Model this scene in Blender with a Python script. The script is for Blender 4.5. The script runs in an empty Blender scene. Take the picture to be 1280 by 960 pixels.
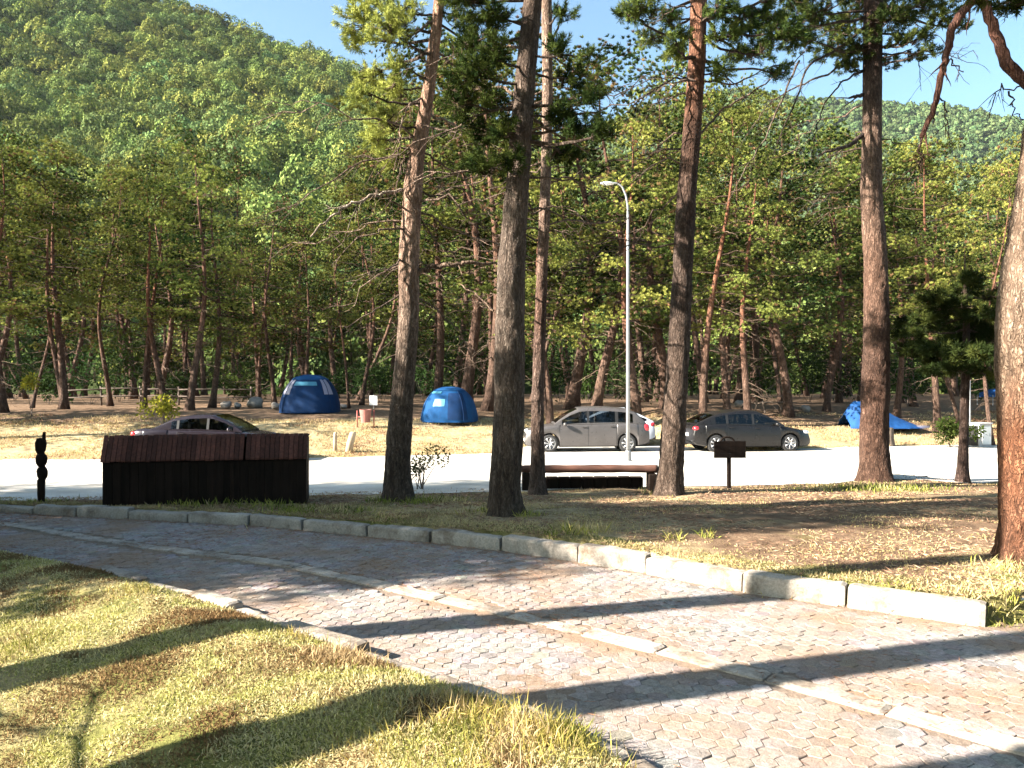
import bpy, math
import numpy as np
from mathutils import noise, Vector

SEED = 11
rng = np.random.default_rng(SEED)
R = math.radians
sc = bpy.context.scene
COL = sc.collection

# ------------------------------------------------------------------ camera numbers (photo is 1280 wide)
FX, HY, CAMZ = 967.0, 485.0, 1.70
def W(px, py, d):
    return np.array([(px - 640.0) / FX * d, d, CAMZ - (py - HY) / FX * d])

# ------------------------------------------------------------------ mesh helpers
class MB:
    """collects vertices and faces and links them as one mesh object"""
    def __init__(s):
        s.v = []; s.f = []; s.c = []; s.m = []; s.n = 0
    def add(s, v, f, c=(1, 1, 1), mat=0):
        v = np.asarray(v, float).reshape(-1, 3); f = np.asarray(f, int)
        c = np.asarray(c, float)
        if c.ndim == 1: c = np.repeat(c[None, :], len(v), 0)
        s.v.append(v); s.c.append(c[:, :3]); s.f.append(f + s.n)
        m = np.asarray(mat)
        s.m.append(np.full(len(f), int(m)) if m.ndim == 0 else m)
        s.n += len(v)
        return s
    def mesh(s, name, mats, smooth=False):
        me = bpy.data.meshes.new(name)
        V = np.concatenate(s.v); C = np.concatenate(s.c)
        loops = np.concatenate([f.ravel() for f in s.f])
        tot = np.concatenate([np.full(len(f), f.shape[1]) for f in s.f])
        start = np.concatenate([[0], np.cumsum(tot)[:-1]])
        me.vertices.add(len(V)); me.vertices.foreach_set('co', V.ravel().astype('f'))
        me.loops.add(len(loops)); me.loops.foreach_set('vertex_index', loops.astype('i'))
        me.polygons.add(len(tot)); me.polygons.foreach_set('loop_start', start.astype('i'))
        me.polygons.foreach_set('loop_total', tot.astype('i'))
        me.polygons.foreach_set('material_index', np.concatenate(s.m).astype('i'))
        me.polygons.foreach_set('use_smooth', np.full(len(tot), bool(smooth)))
        me.update(calc_edges=True)
        a = me.attributes.new('tint', 'FLOAT_COLOR', 'POINT')
        a.data.foreach_set('color', np.concatenate([C, np.ones((len(C), 1))], 1).ravel().astype('f'))
        for m in (mats if isinstance(mats, (list, tuple)) else [mats]): me.materials.append(m)
        me.validate()
        return me
    def build(s, name, mats, parent=None, smooth=False):
        o = bpy.data.objects.new(name, s.mesh(name, mats, smooth)); COL.objects.link(o)
        if parent is not None: o.parent = parent
        return o

def tag(o, label=None, cat=None, group=None, kind=None):
    if label: o['label'] = label
    if cat: o['category'] = cat
    if group: o['group'] = group
    if kind: o['kind'] = kind
    return o
def thing(name, label, cat, loc=(0, 0, 0), rotz=0.0, group=None):
    o = bpy.data.objects.new(name, None); COL.objects.link(o)
    o.location = loc; o.rotation_euler = (0, 0, rotz); o.empty_display_size = .2
    return tag(o, label, cat, group)
def sub(name, parent):
    o = bpy.data.objects.new(name, None); COL.objects.link(o); o.parent = parent; o.empty_display_size = .1
    return o

def unit(a):
    return a / np.maximum(np.linalg.norm(a, axis=-1, keepdims=True), 1e-9)

def tube(pts, rad, sides=8, cap=True):
    """a tube through pts; returns verts, faces (quads + cap tris as degenerate quads)"""
    P = np.asarray(pts, float); r = np.broadcast_to(np.asarray(rad, float), (len(P),))
    T = unit(np.gradient(P, axis=0))
    ref = np.array([0, 0, 1.0]) if abs(T[0, 2]) < .8 else np.array([1.0, 0, 0])
    n = np.zeros_like(P); b = np.zeros_like(P)
    u = unit(np.cross(T[0], ref))
    for i in range(len(P)):
        u = unit(u - T[i] * np.dot(u, T[i])); n[i] = u; b[i] = np.cross(T[i], u)
    a = np.linspace(0, 2 * np.pi, sides, endpoint=False)
    V = P[:, None, :] + r[:, None, None] * (np.cos(a)[None, :, None] * n[:, None, :] + np.sin(a)[None, :, None] * b[:, None, :])
    k = len(P); F = []
    i = np.arange(k - 1)[:, None] * sides; j = np.arange(sides)[None, :]; j2 = (j + 1) % sides
    F = np.stack([i + j, i + j2, i + sides + j2, i + sides + j], -1).reshape(-1, 4)
    V = V.reshape(-1, 3)
    if cap:
        V = np.concatenate([V, P[:1], P[-1:]])
        c0, c1 = k * sides, k * sides + 1
        jj = np.arange(0, sides - 1, 2)
        extra = [[c0, (q + 2) % sides, q + 1, q] for q in range(0, sides - sides % 2, 2)]
        extra += [[c1, (k - 1) * sides + q, (k - 1) * sides + q + 1, (k - 1) * sides + (q + 2) % sides] for q in range(0, sides - sides % 2, 2)]
        F = np.concatenate([F, np.array(extra)])
    return V, F

def box(cx, cy, cz, sx, sy, sz, bev=0.0, rz=0.0):
    """box with chamfered edges; sx.. are full sizes"""
    hx, hy, hz = sx / 2, sy / 2, sz / 2
    b = min(bev, hx * .45, hy * .45, hz * .45)
    if b <= 0:
        V = np.array([[x, y, z] for x in (-hx, hx) for y in (-hy, hy) for z in (-hz, hz)], float)
        F = np.array([[0, 1, 3, 2], [4, 6, 7, 5], [0, 4, 5, 1], [2, 3, 7, 6], [0, 2, 6, 4], [1, 5, 7, 3]])
        parts = [(V, F)]
    else:
        V = []; idx = {}
        for sxn in (-1, 1):
            for syn in (-1, 1):
                for szn in (-1, 1):
                    for ax in range(3):
                        p = [sxn * (hx - b), syn * (hy - b), szn * (hz - b)]
                        p[ax] += (sxn, syn, szn)[ax] * b
                        idx[(sxn, syn, szn, ax)] = len(V); V.append(p)
        V = np.array(V, float); F = []; T = []
        s2 = (-1, 1)
        for ax in range(3):
            o1, o2 = [k for k in range(3) if k != ax]
            for s in s2:
                q = []
                for a, c in ((-1, -1), (1, -1), (1, 1), (-1, 1)):
                    k = [0, 0, 0]; k[ax] = s; k[o1] = a; k[o2] = c; q.append(idx[(*k, ax)])
                F.append(q)
            for a in s2:
                for c in s2:
                    k0 = [0, 0, 0]; k1 = [0, 0, 0]
                    k0[ax] = -1; k1[ax] = 1
                    for k in (k0, k1): k[o1] = a; k[o2] = c
                    F.append([idx[(*k0, o1)], idx[(*k0, o2)], idx[(*k1, o2)], idx[(*k1, o1)]])
        for k in [(a, c, e) for a in s2 for c in s2 for e in s2]:
            T.append([idx[(*k, 0)], idx[(*k, 1)], idx[(*k, 2)]])
        parts = [(V, np.array(F)), (V, np.array(T))]
    out = []
    ca, sa = math.cos(rz), math.sin(rz)
    for V, F in parts:
        V2 = np.stack([V[:, 0] * ca - V[:, 1] * sa + cx, V[:, 0] * sa + V[:, 1] * ca + cy, V[:, 2] + cz], 1)
        out.append((V2, F))
    return out
def addbox(mb, *a, c=(1, 1, 1), mat=0, **k):
    ps = box(*a, **k)
    V = ps[0][0]; n0 = mb.n
    mb.add(V, ps[0][1], c, mat)
    if len(ps) > 1:
        mb.f.append(ps[1][1] + n0); mb.m.append(np.full(len(ps[1][1]), mat))
    return mb

def grid(nu, nv):
    i, j = np.meshgrid(np.arange(nu - 1), np.arange(nv - 1), indexing='ij')
    a = i * nv + j
    return np.stack([a, a + nv, a + nv + 1, a + 1], -1).reshape(-1, 4)

def lathe(mb, prof, sides, org=(0, 0, 0), axis='z', c=(1, 1, 1), mat=0):
    prof = np.asarray(prof, float)
    a = np.linspace(0, 2 * np.pi, sides, endpoint=False)
    r, h = prof[:, 0], prof[:, 1]
    X = r[:, None] * np.cos(a); Y = r[:, None] * np.sin(a); Z = np.repeat(h[:, None], sides, 1)
    V = np.stack([X, Y, Z], -1)
    if axis == 'y': V = np.stack([X, Z, Y], -1)
    if axis == 'x': V = np.stack([Z, X, Y], -1)
    V = V.reshape(-1, 3) + np.asarray(org)
    i = np.arange(len(prof) - 1)[:, None] * sides; j = np.arange(sides)[None]; j2 = (j + 1) % sides
    F = np.stack([i + j, i + j2, i + sides + j2, i + sides + j], -1).reshape(-1, 4)
    mb.add(V, F, c, mat)

def cards(mb, C, D, L, Wd, tint, bend=0.0, g=None, mat=0, face=None):
    """N small rhombic leaves / needles from C along D"""
    g = g or rng
    N = len(C)
    S = unit(np.cross(D, unit(g.normal(size=(N, 3))) if face is None else face))
    L = np.broadcast_to(np.asarray(L, float), (N,))[:, None]; Wd = np.broadcast_to(np.asarray(Wd, float), (N,))[:, None]
    mid = C + D * L * .45
    tip = C + D * L
    if bend: tip = tip + np.array([0, 0, -1.0]) * L * bend * g.random((N, 1))
    V = np.stack([C, mid + S * Wd / 2, tip, mid - S * Wd / 2], 1).reshape(-1, 3)
    F = np.arange(N * 4).reshape(N, 4)
    t = np.broadcast_to(np.asarray(tint, float), (N, 3))
    mb.add(V, F, np.repeat(t, 4, 0), mat)

def rand_dir(n, g=None):
    g = g or rng
    return unit(g.normal(size=(n, 3)))

def smooth01(t):
    t = np.clip(t, 0, 1); return t * t * (3 - 2 * t)

_vn = rng.random((256, 256))
def vnoise(x, y):
    """cheap 2D value noise, 0..1"""
    x = np.asarray(x, float); y = np.asarray(y, float)
    xi = np.floor(x).astype(int); yi = np.floor(y).astype(int)
    fx = smooth01(x - xi); fy = smooth01(y - yi)
    g = lambda a, b: _vn[a % 256, b % 256]
    return (g(xi, yi) * (1 - fx) + g(xi + 1, yi) * fx) * (1 - fy) + (g(xi, yi + 1) * (1 - fx) + g(xi + 1, yi + 1) * fx) * fy
def fnoise(x, y, o=3):
    return sum(vnoise(x * 2 ** k + 17 * k, y * 2 ** k + 5 * k) * .5 ** k for k in range(o)) / sum(.5 ** k for k in range(o))

# ------------------------------------------------------------------ materials
def new_mat(name):
    m = bpy.data.materials.new(name); m.use_nodes = True
    nt = m.node_tree; nt.nodes.clear()
    return m, nt
def nd(nt, typ, **kw):
    n = nt.nodes.new(typ)
    for k, v in kw.items():
        if k.startswith('i_'):
            key = k[2:]; key = int(key) if key.isdigit() else key.replace('_', ' ')
            n.inputs[key].default_value = v
        else: setattr(n, k, v)
    return n
def lk(nt, a, b): nt.links.new(a, b)
def ramp(nt, fac, stops, interp='LINEAR'):
    n = nt.nodes.new('ShaderNodeValToRGB'); n.color_ramp.interpolation = interp
    e = n.color_ramp.elements
    e[0].position, e[0].color = stops[0][0], (*stops[0][1], 1)
    e[1].position, e[1].color = stops[-1][0], (*stops[-1][1], 1)
    for p, c in stops[1:-1]:
        q = e.new(p); q.color = (*c, 1)
    lk(nt, fac, n.inputs[0]); return n.outputs[0]
def mixc(nt, fac, a, b, mode='MIX'):
    n = nt.nodes.new('ShaderNodeMix'); n.data_type = 'RGBA'; n.blend_type = mode
    for s, v in ((n.inputs[0], fac), (n.inputs[6], a), (n.inputs[7], b)):
        if hasattr(v, 'links'): lk(nt, v, s)
        else: s.default_value = v if not isinstance(v, tuple) or len(v) != 3 else (*v, 1)
    return n.outputs[2]
def math_(nt, op, a, b=0.0):
    n = nt.nodes.new('ShaderNodeMath'); n.operation = op
    for s, v in ((n.inputs[0], a), (n.inputs[1], b)):
        if hasattr(v, 'links'): lk(nt, v, s)
        else: s.default_value = v
    return n.outputs[0]
def noise_n(nt, vec, scale, detail=4, rough=.55, dist=0.0):
    n = nd(nt, 'ShaderNodeTexNoise'); n.inputs['Scale'].default_value = scale; n.inputs['Detail'].default_value = detail
    n.inputs['Roughness'].default_value = rough; n.inputs['Distortion'].default_value = dist
    if vec is not None: lk(nt, vec, n.inputs['Vector'])
    return n.outputs[0]
def mapping(nt, vec, scale=(1, 1, 1), rot=(0, 0, 0)):
    n = nd(nt, 'ShaderNodeMapping'); n.inputs['Scale'].default_value = scale; n.inputs['Rotation'].default_value = rot
    lk(nt, vec, n.inputs['Vector']); return n.outputs[0]
def finish(m, nt, col, rough=.8, metal=0.0, bump=None, bstr=.5, bdist=.02, spec=None, coat=0.0):
    p = nd(nt, 'ShaderNodeBsdfPrincipled'); o = nd(nt, 'ShaderNodeOutputMaterial')
    if hasattr(col, 'links'): lk(nt, col, p.inputs['Base Color'])
    else: p.inputs['Base Color'].default_value = (*col, 1)
    if hasattr(rough, 'links'): lk(nt, rough, p.inputs['Roughness'])
    else: p.inputs['Roughness'].default_value = rough
    p.inputs['Metallic'].default_value = metal
    if spec is not None: p.inputs['Specular IOR Level'].default_value = spec
    if coat: p.inputs['Coat Weight'].default_value = coat; p.inputs['Coat Roughness'].default_value = .04
    if bump is not None:
        b = nd(nt, 'ShaderNodeBump'); b.inputs['Strength'].default_value = bstr; b.inputs['Distance'].default_value = bdist
        lk(nt, bump, b.inputs['Height']); lk(nt, b.outputs[0], p.inputs['Normal'])
    lk(nt, p.outputs[0], o.inputs[0]); return m
def tint_n(nt):
    return nd(nt, 'ShaderNodeAttribute', attribute_name='tint').outputs['Color']
def objc(nt): return nd(nt, 'ShaderNodeTexCoord').outputs['Object']
def pos(nt): return nd(nt, 'ShaderNodeNewGeometry').outputs['Position']

def foliage_mat(name, transl=.3, rnd=.35):
    m, nt = new_mat(name)
    c = tint_n(nt)
    oi = nd(nt, 'ShaderNodeObjectInfo').outputs['Random']
    hsv = nd(nt, 'ShaderNodeHueSaturation')
    lk(nt, c, hsv.inputs['Color'])
    v = math_(nt, 'MULTIPLY_ADD', oi, rnd); nt.nodes[-1].inputs[2].default_value = 1 - rnd / 2
    lk(nt, v, hsv.inputs['Value'])
    h = math_(nt, 'MULTIPLY_ADD', math_(nt, 'FRACT', math_(nt, 'MULTIPLY', oi, 7.3)), .045)
    nt.nodes[-1].inputs[2].default_value = .478
    lk(nt, h, hsv.inputs['Hue'])
    d = nd(nt, 'ShaderNodeBsdfDiffuse'); t = nd(nt, 'ShaderNodeBsdfTranslucent'); mx = nd(nt, 'ShaderNodeMixShader')
    mx.inputs[0].default_value = transl
    lk(nt, hsv.outputs[0], d.inputs[0]); lk(nt, hsv.outputs[0], t.inputs[0])
    lk(nt, d.outputs[0], mx.inputs[1]); lk(nt, t.outputs[0], mx.inputs[2])
    o = nd(nt, 'ShaderNodeOutputMaterial'); lk(nt, mx.outputs[0], o.inputs[0])
    return m

def bark_mat(name, k=14.0, zs=.28, fine=60.0, depth=.02, crack=.75):
    m, nt = new_mat(name)
    c = tint_n(nt); oc = objc(nt)
    n0 = nd(nt, 'ShaderNodeTexNoise', noise_dimensions='3D'); n0.inputs['Scale'].default_value = 6
    lk(nt, oc, n0.inputs['Vector'])
    warp = nd(nt, 'ShaderNodeVectorMath', operation='MULTIPLY_ADD')
    lk(nt, n0.outputs['Color'], warp.inputs[0]); warp.inputs[1].default_value = (.06, .06, .06); lk(nt, oc, warp.inputs[2])
    mp = mapping(nt, warp.outputs[0], (1, 1, zs))
    vc = nd(nt, 'ShaderNodeTexVoronoi'); vc.inputs['Scale'].default_value = k * 1.3; lk(nt, mp, vc.inputs['Vector'])
    def ridge(s, z):
        q = noise_n(nt, mapping(nt, warp.outputs[0], (s, s, s * z)), 1.0, 3, .55)
        return math_(nt, 'MULTIPLY', math_(nt, 'ABSOLUTE', math_(nt, 'SUBTRACT', q, .5)), 2.0)
    e1 = ramp(nt, ridge(k * .62, zs * .62), [(.0, (0, 0, 0)), (.10, (.55,) * 3), (.30, (1, 1, 1))])
    e2 = ramp(nt, ridge(k * 1.5, zs * 1.3), [(.0, (.3, .3, .3)), (.16, (1, 1, 1))])
    edge = math_(nt, 'MULTIPLY', e1, e2)
    nz = noise_n(nt, mapping(nt, oc, (1, 1, .4)), fine, 4, .65)
    big = noise_n(nt, oc, 2.3, 3)
    col = mixc(nt, 1.0, c, ramp(nt, nz, [(.25, (.55, .52, .5)), (.75, (1.35, 1.33, 1.3))]), 'MULTIPLY')
    col = mixc(nt, 1.0, col, ramp(nt, big, [(.3, (.72, .7, .68)), (.7, (1.25, 1.25, 1.25))]), 'MULTIPLY')
    pl = math_(nt, 'MULTIPLY_ADD', nd(nt, 'ShaderNodeSeparateColor').outputs[0], .6)
    sep = nt.nodes[-2]; lk(nt, vc.outputs['Color'], sep.inputs[0]); nt.nodes[-1].inputs[2].default_value = .7
    g = nd(nt, 'ShaderNodeCombineColor'); [lk(nt, pl, g.inputs[i]) for i in range(3)]
    col = mixc(nt, 1.0, col, g.outputs[0], 'MULTIPLY')
    dark = mixc(nt, 1.0, col, (.22, .17, .14), 'MULTIPLY')
    f = math_(nt, 'MULTIPLY_ADD', edge, crack); nt.nodes[-1].inputs[2].default_value = 1 - crack
    col = mixc(nt, f, dark, col)
    hgt = math_(nt, 'ADD', math_(nt, 'MULTIPLY', edge, 1.6), math_(nt, 'MULTIPLY', nz, .6))
    return finish(m, nt, col, .9, bump=hgt, bstr=.9, bdist=depth, spec=.2)

def plain(name, col, rough=.6, metal=0.0, var=.25, scale=8.0, bump=0.0, coat=0.0, spec=None):
    """a paint / cloth / wood colour broken up by soft procedural wear"""
    m, nt = new_mat(name)
    oc = objc(nt); n = noise_n(nt, oc, scale, 5, .6)
    c = mixc(nt, 1.0, col, ramp(nt, n, [(.25, (1 - var,) * 3), (.75, (1 + var,) * 3)]), 'MULTIPLY')
    return finish(m, nt, c, rough, metal, bump=n if bump else None, bstr=bump, bdist=.01, coat=coat, spec=spec)

def wood_mat(name, a, b, axis=2, k=20.0, rough=.75, spec=.3):
    m, nt = new_mat(name)
    s = [k, k, k]; s[axis] = 1.2
    oc = objc(nt); n = noise_n(nt, mapping(nt, oc, tuple(s)), 1.0, 5, .65, .3)
    n2 = noise_n(nt, oc, 3.0, 3)
    c = ramp(nt, n, [(.3, a), (.7, b)])
    c = mixc(nt, 1.0, c, ramp(nt, n2, [(.3, (.7,) * 3), (.7, (1.2,) * 3)]), 'MULTIPLY')
    c = mixc(nt, 1.0, c, tint_n(nt), 'MULTIPLY')
    return finish(m, nt, c, rough, bump=n, bstr=.5, bdist=.01, spec=spec)

def glass_mat(name, tintc=(.25, .28, .3)):
    m, nt = new_mat(name)
    t = nd(nt, 'ShaderNodeBsdfTransparent'); t.inputs[0].default_value = (*tintc, 1)
    g = nd(nt, 'ShaderNodeBsdfGlossy'); g.inputs['Roughness'].default_value = .03
    f = nd(nt, 'ShaderNodeFresnel'); f.inputs[0].default_value = 1.55
    mx = nd(nt, 'ShaderNodeMixShader'); lk(nt, f.outputs[0], mx.inputs[0]); lk(nt, t.outputs[0], mx.inputs[1]); lk(nt, g.outputs[0], mx.inputs[2])
    o = nd(nt, 'ShaderNodeOutputMaterial'); lk(nt, mx.outputs[0], o.inputs[0]); return m

M = {}
M['needles'] = foliage_mat('needles', .16, .85)
M['leaves'] = foliage_mat('leaves', .35, .4)
M['hill_leaves'] = foliage_mat('hill_leaves', .12, .7)
M['grass'] = foliage_mat('grass', .25, 0.0)
M['bark'] = bark_mat('bark', 26, .3, 70, .02, .8)
M['bark_far'] = bark_mat('bark_far', 12, .3, 30, .03, .6)
M['twig'] = plain('twig', (.10, .075, .06), .9, var=.3, scale=20)
M['dead_wood'] = plain('dead_wood', (.10, .075, .056), .9, var=.35, scale=14, bump=.3)
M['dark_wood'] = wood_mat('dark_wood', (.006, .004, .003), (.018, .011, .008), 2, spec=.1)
M['roof_wood'] = wood_mat('roof_wood', (.045, .019, .014), (.115, .042, .03), 1, 26, spec=.2)
M['log_wood'] = wood_mat('log_wood', (.06, .028, .02), (.14, .064, .045), 0, 18)
M['pale_wood'] = wood_mat('pale_wood', (.32, .24, .16), (.5, .4, .28), 2, 16)
M['steel'] = plain('steel', (.25, .255, .26), .55, .3, .12, 6)
M['red_paint'] = plain('red_paint', (.28, .06, .045), .5, 0, .25, 9)
M['pink_paint'] = plain('pink_paint', (.32, .13, .11), .5, 0, .25, 9)
M['white_paint'] = plain('white_paint', (.7, .7, .68), .5, 0, .1, 6)
M['concrete'] = plain('concrete', (.4, .39, .38), .9, 0, .25, 12, .3)
M['stone'] = plain('stone', (.24, .21, .18), .9, 0, .3, 5, .5)
M['rubber'] = plain('rubber', (.018, .018, .019), .85, 0, .2, 20)
M['alloy'] = plain('alloy', (.5, .5, .51), .35, .8, .1, 10)
M['black_trim'] = plain('black_trim', (.012, .012, .013), .5, 0, .2, 20)
M['seat_cloth'] = plain('seat_cloth', (.05, .05, .055), .9, 0, .2, 20)
M['red_lens'] = plain('red_lens', (.5, .02, .03), .15, 0, .1, 20, coat=.6)
M['clear_lens'] = plain('clear_lens', (.6, .62, .65), .1, .3, .1, 20, coat=.6)
M['plate'] = plain('plate', (.75, .75, .73), .5, 0, .05, 20)
M['window_glass'] = glass_mat('window_glass')
M['tent_blue'] = plain('tent_blue', (.004, .046, .14), .8, 0, .25, 4, .15, spec=.15)
M['tent_deep'] = plain('tent_deep', (.003, .022, .075), .8, 0, .25, 4, .15, spec=.15)
M['tent_cyan'] = plain('tent_cyan', (.04, .17, .26), .45, 0, .25, 4)
M['tent_pale'] = plain('tent_pale', (.2, .2, .27), .6, 0, .15, 3)
M['tarp'] = plain('tarp', (.008, .052, .17), .7, 0, .3, 4, spec=.2)
# ------------------------------------------------------------------ the lie of the land (x to the right, y away, metres)
KX = np.array([-40, -14, -7.02, -3.16, -.88, .205, 1.435, 1.82, 2.75, 3.43, 3.75, 5.0, 9, 40.])
KY = np.array([24, 13.4, 10.6, 9.56, 8.52, 7.94, 6.94, 6.52, 5.91, 5.48, 5.6, 5.75, 6.0, 8.])
EX = np.array([-40, -12, -5.2, -3.47, -2.54, -1.33, -.26, .3, .50, 1.2, 2.5, 4, 40.])
EY = np.array([20, 10.6, 7.86, 6.85, 6.14, 5.15, 4.23, 3.72, 3.4, 2.4, .5, -2, -40.])
FXX = np.array([-60, -30, -7, -4.5, -3, -1.5, 0, 3, 5, 7.5, 9, 12, 30, 60.])
FYY = np.array([30, 18, 11.05, 11.4, 12.0, 12.6, 13.1, 13.9, 14.6, 15.3, 15.1, 15.6, 17, 20.])
BX = np.array([-60, -30, -8, -.5, .8, 6.2, 7.6, 9, 14, 30, 60.])
BY = np.array([24, 24.2, 25, 27.3, 31.3, 31.3, 28.9, 28.6, 30.5, 34, 40.])
yk = lambda x: np.interp(x, KX, KY)
ye = lambda x: np.interp(x, EX, EY)
yf = lambda x: np.interp(x, FXX, FYY)
yb = lambda x: np.interp(x, BX, BY)

def profile(x, y):
    z = np.interp(y, [-30, 8, 10, 12, 15, 20, 24, 30], [.17, .17, .12, .02, -.15, -.45, -.58, -.60])
    t = y - yb(x)
    return z + np.interp(t, [0, 1, 3, 7, 9.5, 17, 45, 60], [0, .08, .5, 1.15, 1.32, 1.4, 1.65, 1.6])
def mound(x, y):
    xe, ye_ = W(1094, 598, 15.9)[:2]
    return .16 * np.exp(-(((x - xe) / 1.1) ** 2 + ((y - ye_) / .8) ** 2))
def ground(x, y):
    x = np.asarray(x, float); y = np.asarray(y, float)
    k = yk(x); e = ye(x)
    bump = (fnoise(x * 1.3 + 40, y * 1.3 + 40, 3) - .5)
    zv = profile(x, y) + mound(x, y) + bump * .07 * smooth01((y - k) / .6) * (1 - smooth01((y - 60) / 20)) * np.where((y > yf(x)) & (y < yb(x)), .35, 1)
    s = (e - y) * .76
    zg = .09 * smooth01(s / .1) + .07 * smooth01((s - .1) / .3) - .22 * np.maximum(0, s - .15)
    zg = np.maximum(zg, -.38) + bump * .11 * smooth01(s / .4)
    road = -.05
    z = np.where(y >= k, road + (zv - road) * smooth01((y - k - .02) / .14), np.where(y <= e, road + (zg - road) * smooth01((e - y) / .1), road))
    return z
def gz(x, y): return float(ground(np.array([x]), np.array([y]))[0])
def pick(px, py, d0=2.5, d1=60):
    """where the line of sight through a photo pixel meets the ground"""
    d = np.linspace(d0, d1, 6000)
    x = (px - 640) / FX * d; zr = CAMZ - (py - HY) / FX * d
    h = zr - ground(x, d)
    i = np.argmax(h < 0)
    if h[i] >= 0: i = len(d) - 1
    return np.array([x[i], d[i], gz(x[i], d[i])])
def at(px, d):
    x = (px - 640) / FX * d
    return np.array([x, d, gz(x, d)])

def axis(lo, hi, near0, near1, step, grow=1.16):
    a = list(np.arange(near0, near1, step)); s = step
    while a[-1] < hi: s *= grow; a.append(a[-1] + s)
    b = []; s = step; v = near0
    while v > lo: s *= grow; v -= s; b.append(v)
    return np.array(b[::-1] + a)

# ground sheet
gx = axis(-3000, 3000, -9, 9, .1); gy = axis(-3000, 4000, -1, 17, .1, 1.05)
GX, GY = np.meshgrid(gx, gy, indexing='ij')
GZ = ground(GX, GY)
m, nt = new_mat('ground_soil')
P = pos(nt)
nA = noise_n(nt, P, .55, 6, .62); nB = noise_n(nt, P, 5.0, 5, .65); nC = noise_n(nt, mapping(nt, P, (60, 60, 60)), 1.0, 4, .7)
straw = ramp(nt, nB, [(.25, (.20, .15, .08)), (.5, (.38, .30, .17)), (.75, (.50, .41, .25))])
litter = ramp(nt, nB, [(.3, (.085, .053, .034)), (.55, (.19, .125, .08)), (.8, (.33, .24, .16))])
green = ramp(nt, nB, [(.3, (.10, .11, .03)), (.7, (.24, .22, .07))])
tn = nd(nt, 'ShaderNodeSeparateColor'); lk(nt, tint_n(nt), tn.inputs[0])
f1 = ramp(nt, math_(nt, 'ADD', math_(nt, 'MULTIPLY', nA, .9), math_(nt, 'SUBTRACT', tn.outputs[0], .5)), [(.40, (0, 0, 0)), (.55, (1, 1, 1))])
f2 = ramp(nt, math_(nt, 'ADD', math_(nt, 'MULTIPLY', noise_n(nt, P, .9, 5, .6), .9), math_(nt, 'SUBTRACT', tn.outputs[1], .5)), [(.42, (0, 0, 0)), (.6, (1, 1, 1))])
c = mixc(nt, f1, straw, litter); c = mixc(nt, f2, c, green)
c = mixc(nt, 1.0, c, ramp(nt, nC, [(.3, (.6, .6, .6)), (.7, (1.35, 1.35, 1.35))]), 'MULTIPLY')
h = math_(nt, 'ADD', math_(nt, 'MULTIPLY', nB, .5), nC)
M['soil'] = finish(m, nt, c, .95, bump=h, bstr=.8, bdist=.03, spec=.1)
# zone weights: red channel = needle litter, green channel = green growth
def zones(x, y):
    t = y - yb(x)
    lit = np.full_like(x, .5)
    lit = np.where((y > yk(x)) & (y < yf(x)), .50 + .12 * smooth01((x - .5) / 3), lit)
    lit = np.where(y < ye(x), .36, lit)
    lit = np.where((y > yf(x)) & (y < yb(x)), .3, lit)
    lit = np.where(t > 0, .40 + .42 * smooth01((t - 5.2 + (fnoise(x * .5, y * .5, 2) - .5) * 3 + .25 * np.maximum(0, x - 4)) / 1.2), lit)
    gr = np.where(y < ye(x), .62, np.where((y > yk(x)) & (y < yf(x)), .38, .28))
    gr = np.where((y > yk(x)) & (y < yk(x) + .7), .60, gr)
    return lit, gr
lit, gr = zones(GX, GY)
g = MB(); g.add(np.stack([GX, GY, GZ], -1), grid(*GX.shape), np.stack([lit, gr, 0 * gr], -1).reshape(-1, 3))
tag(g.build('ground', M['soil'], smooth=True), kind='structure')

# gravel road (pale, sun-bleached)
m, nt = new_mat('gravel_pale'); P = pos(nt)
n1 = noise_n(nt, P, .8, 5, .6); n2 = noise_n(nt, P, 40, 3, .7)
c = ramp(nt, n1, [(.3, (.40, .36, .31)), (.7, (.62, .59, .54))]); c = mixc(nt, 1, c, ramp(nt, n2, [(.3, (.8, .8, .8)), (.7, (1.15, 1.15, 1.15))]), 'MULTIPLY')
M['gravel'] = finish(m, nt, c, .95, bump=n2, bstr=.5, bdist=.01, spec=.1)
xs = np.arange(-60, 60, .25)
wob = (fnoise(xs * .9, xs * 0 + 3, 3) - .5) * .8
wob2 = (fnoise(xs * .7, xs * 0 + 9, 3) - .5) * 1.0
v = np.linspace(0, 1, 70)
XX = np.repeat(xs[:, None], 70, 1); YY = (yf(xs) + wob)[:, None] * (1 - v) + (yb(xs) + wob2 - .3)[:, None] * v
g = MB(); g.add(np.stack([XX, YY, ground(XX, YY) + .012], -1), grid(*XX.shape))
tag(g.build('gravel_road', M['gravel'], smooth=True), kind='structure')

# ------------------------------------------------------------------ paved road: hexagonal pavers on a bed of sand
SX = np.array([-14, -9, -5.2, -3.82, -2.26, -.94, 0, .847, 1.645, 2.41, 3.4, 5]); SY = np.array([14.2, 11.2, 8.98, 8.22, 7.5, 6.5, 5.79, 5.1, 4.4, 3.62, 2.6, .8])
ystrip = lambda x: np.interp(x, SX, SY)
m, nt = new_mat('paving'); P = pos(nt)
t = tint_n(nt)
n1 = noise_n(nt, P, 1.1, 5, .6); n2 = noise_n(nt, P, 30, 5, .7); n3 = noise_n(nt, P, 110, 3, .7)
c = mixc(nt, 1, t, ramp(nt, n2, [(.3, (.62, .6, .58)), (.7, (1.3, 1.3, 1.3))]), 'MULTIPLY')
c = mixc(nt, 1, c, ramp(nt, n3, [(.3, (.75, .75, .75)), (.7, (1.22, 1.22, 1.22))]), 'MULTIPLY')
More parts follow.
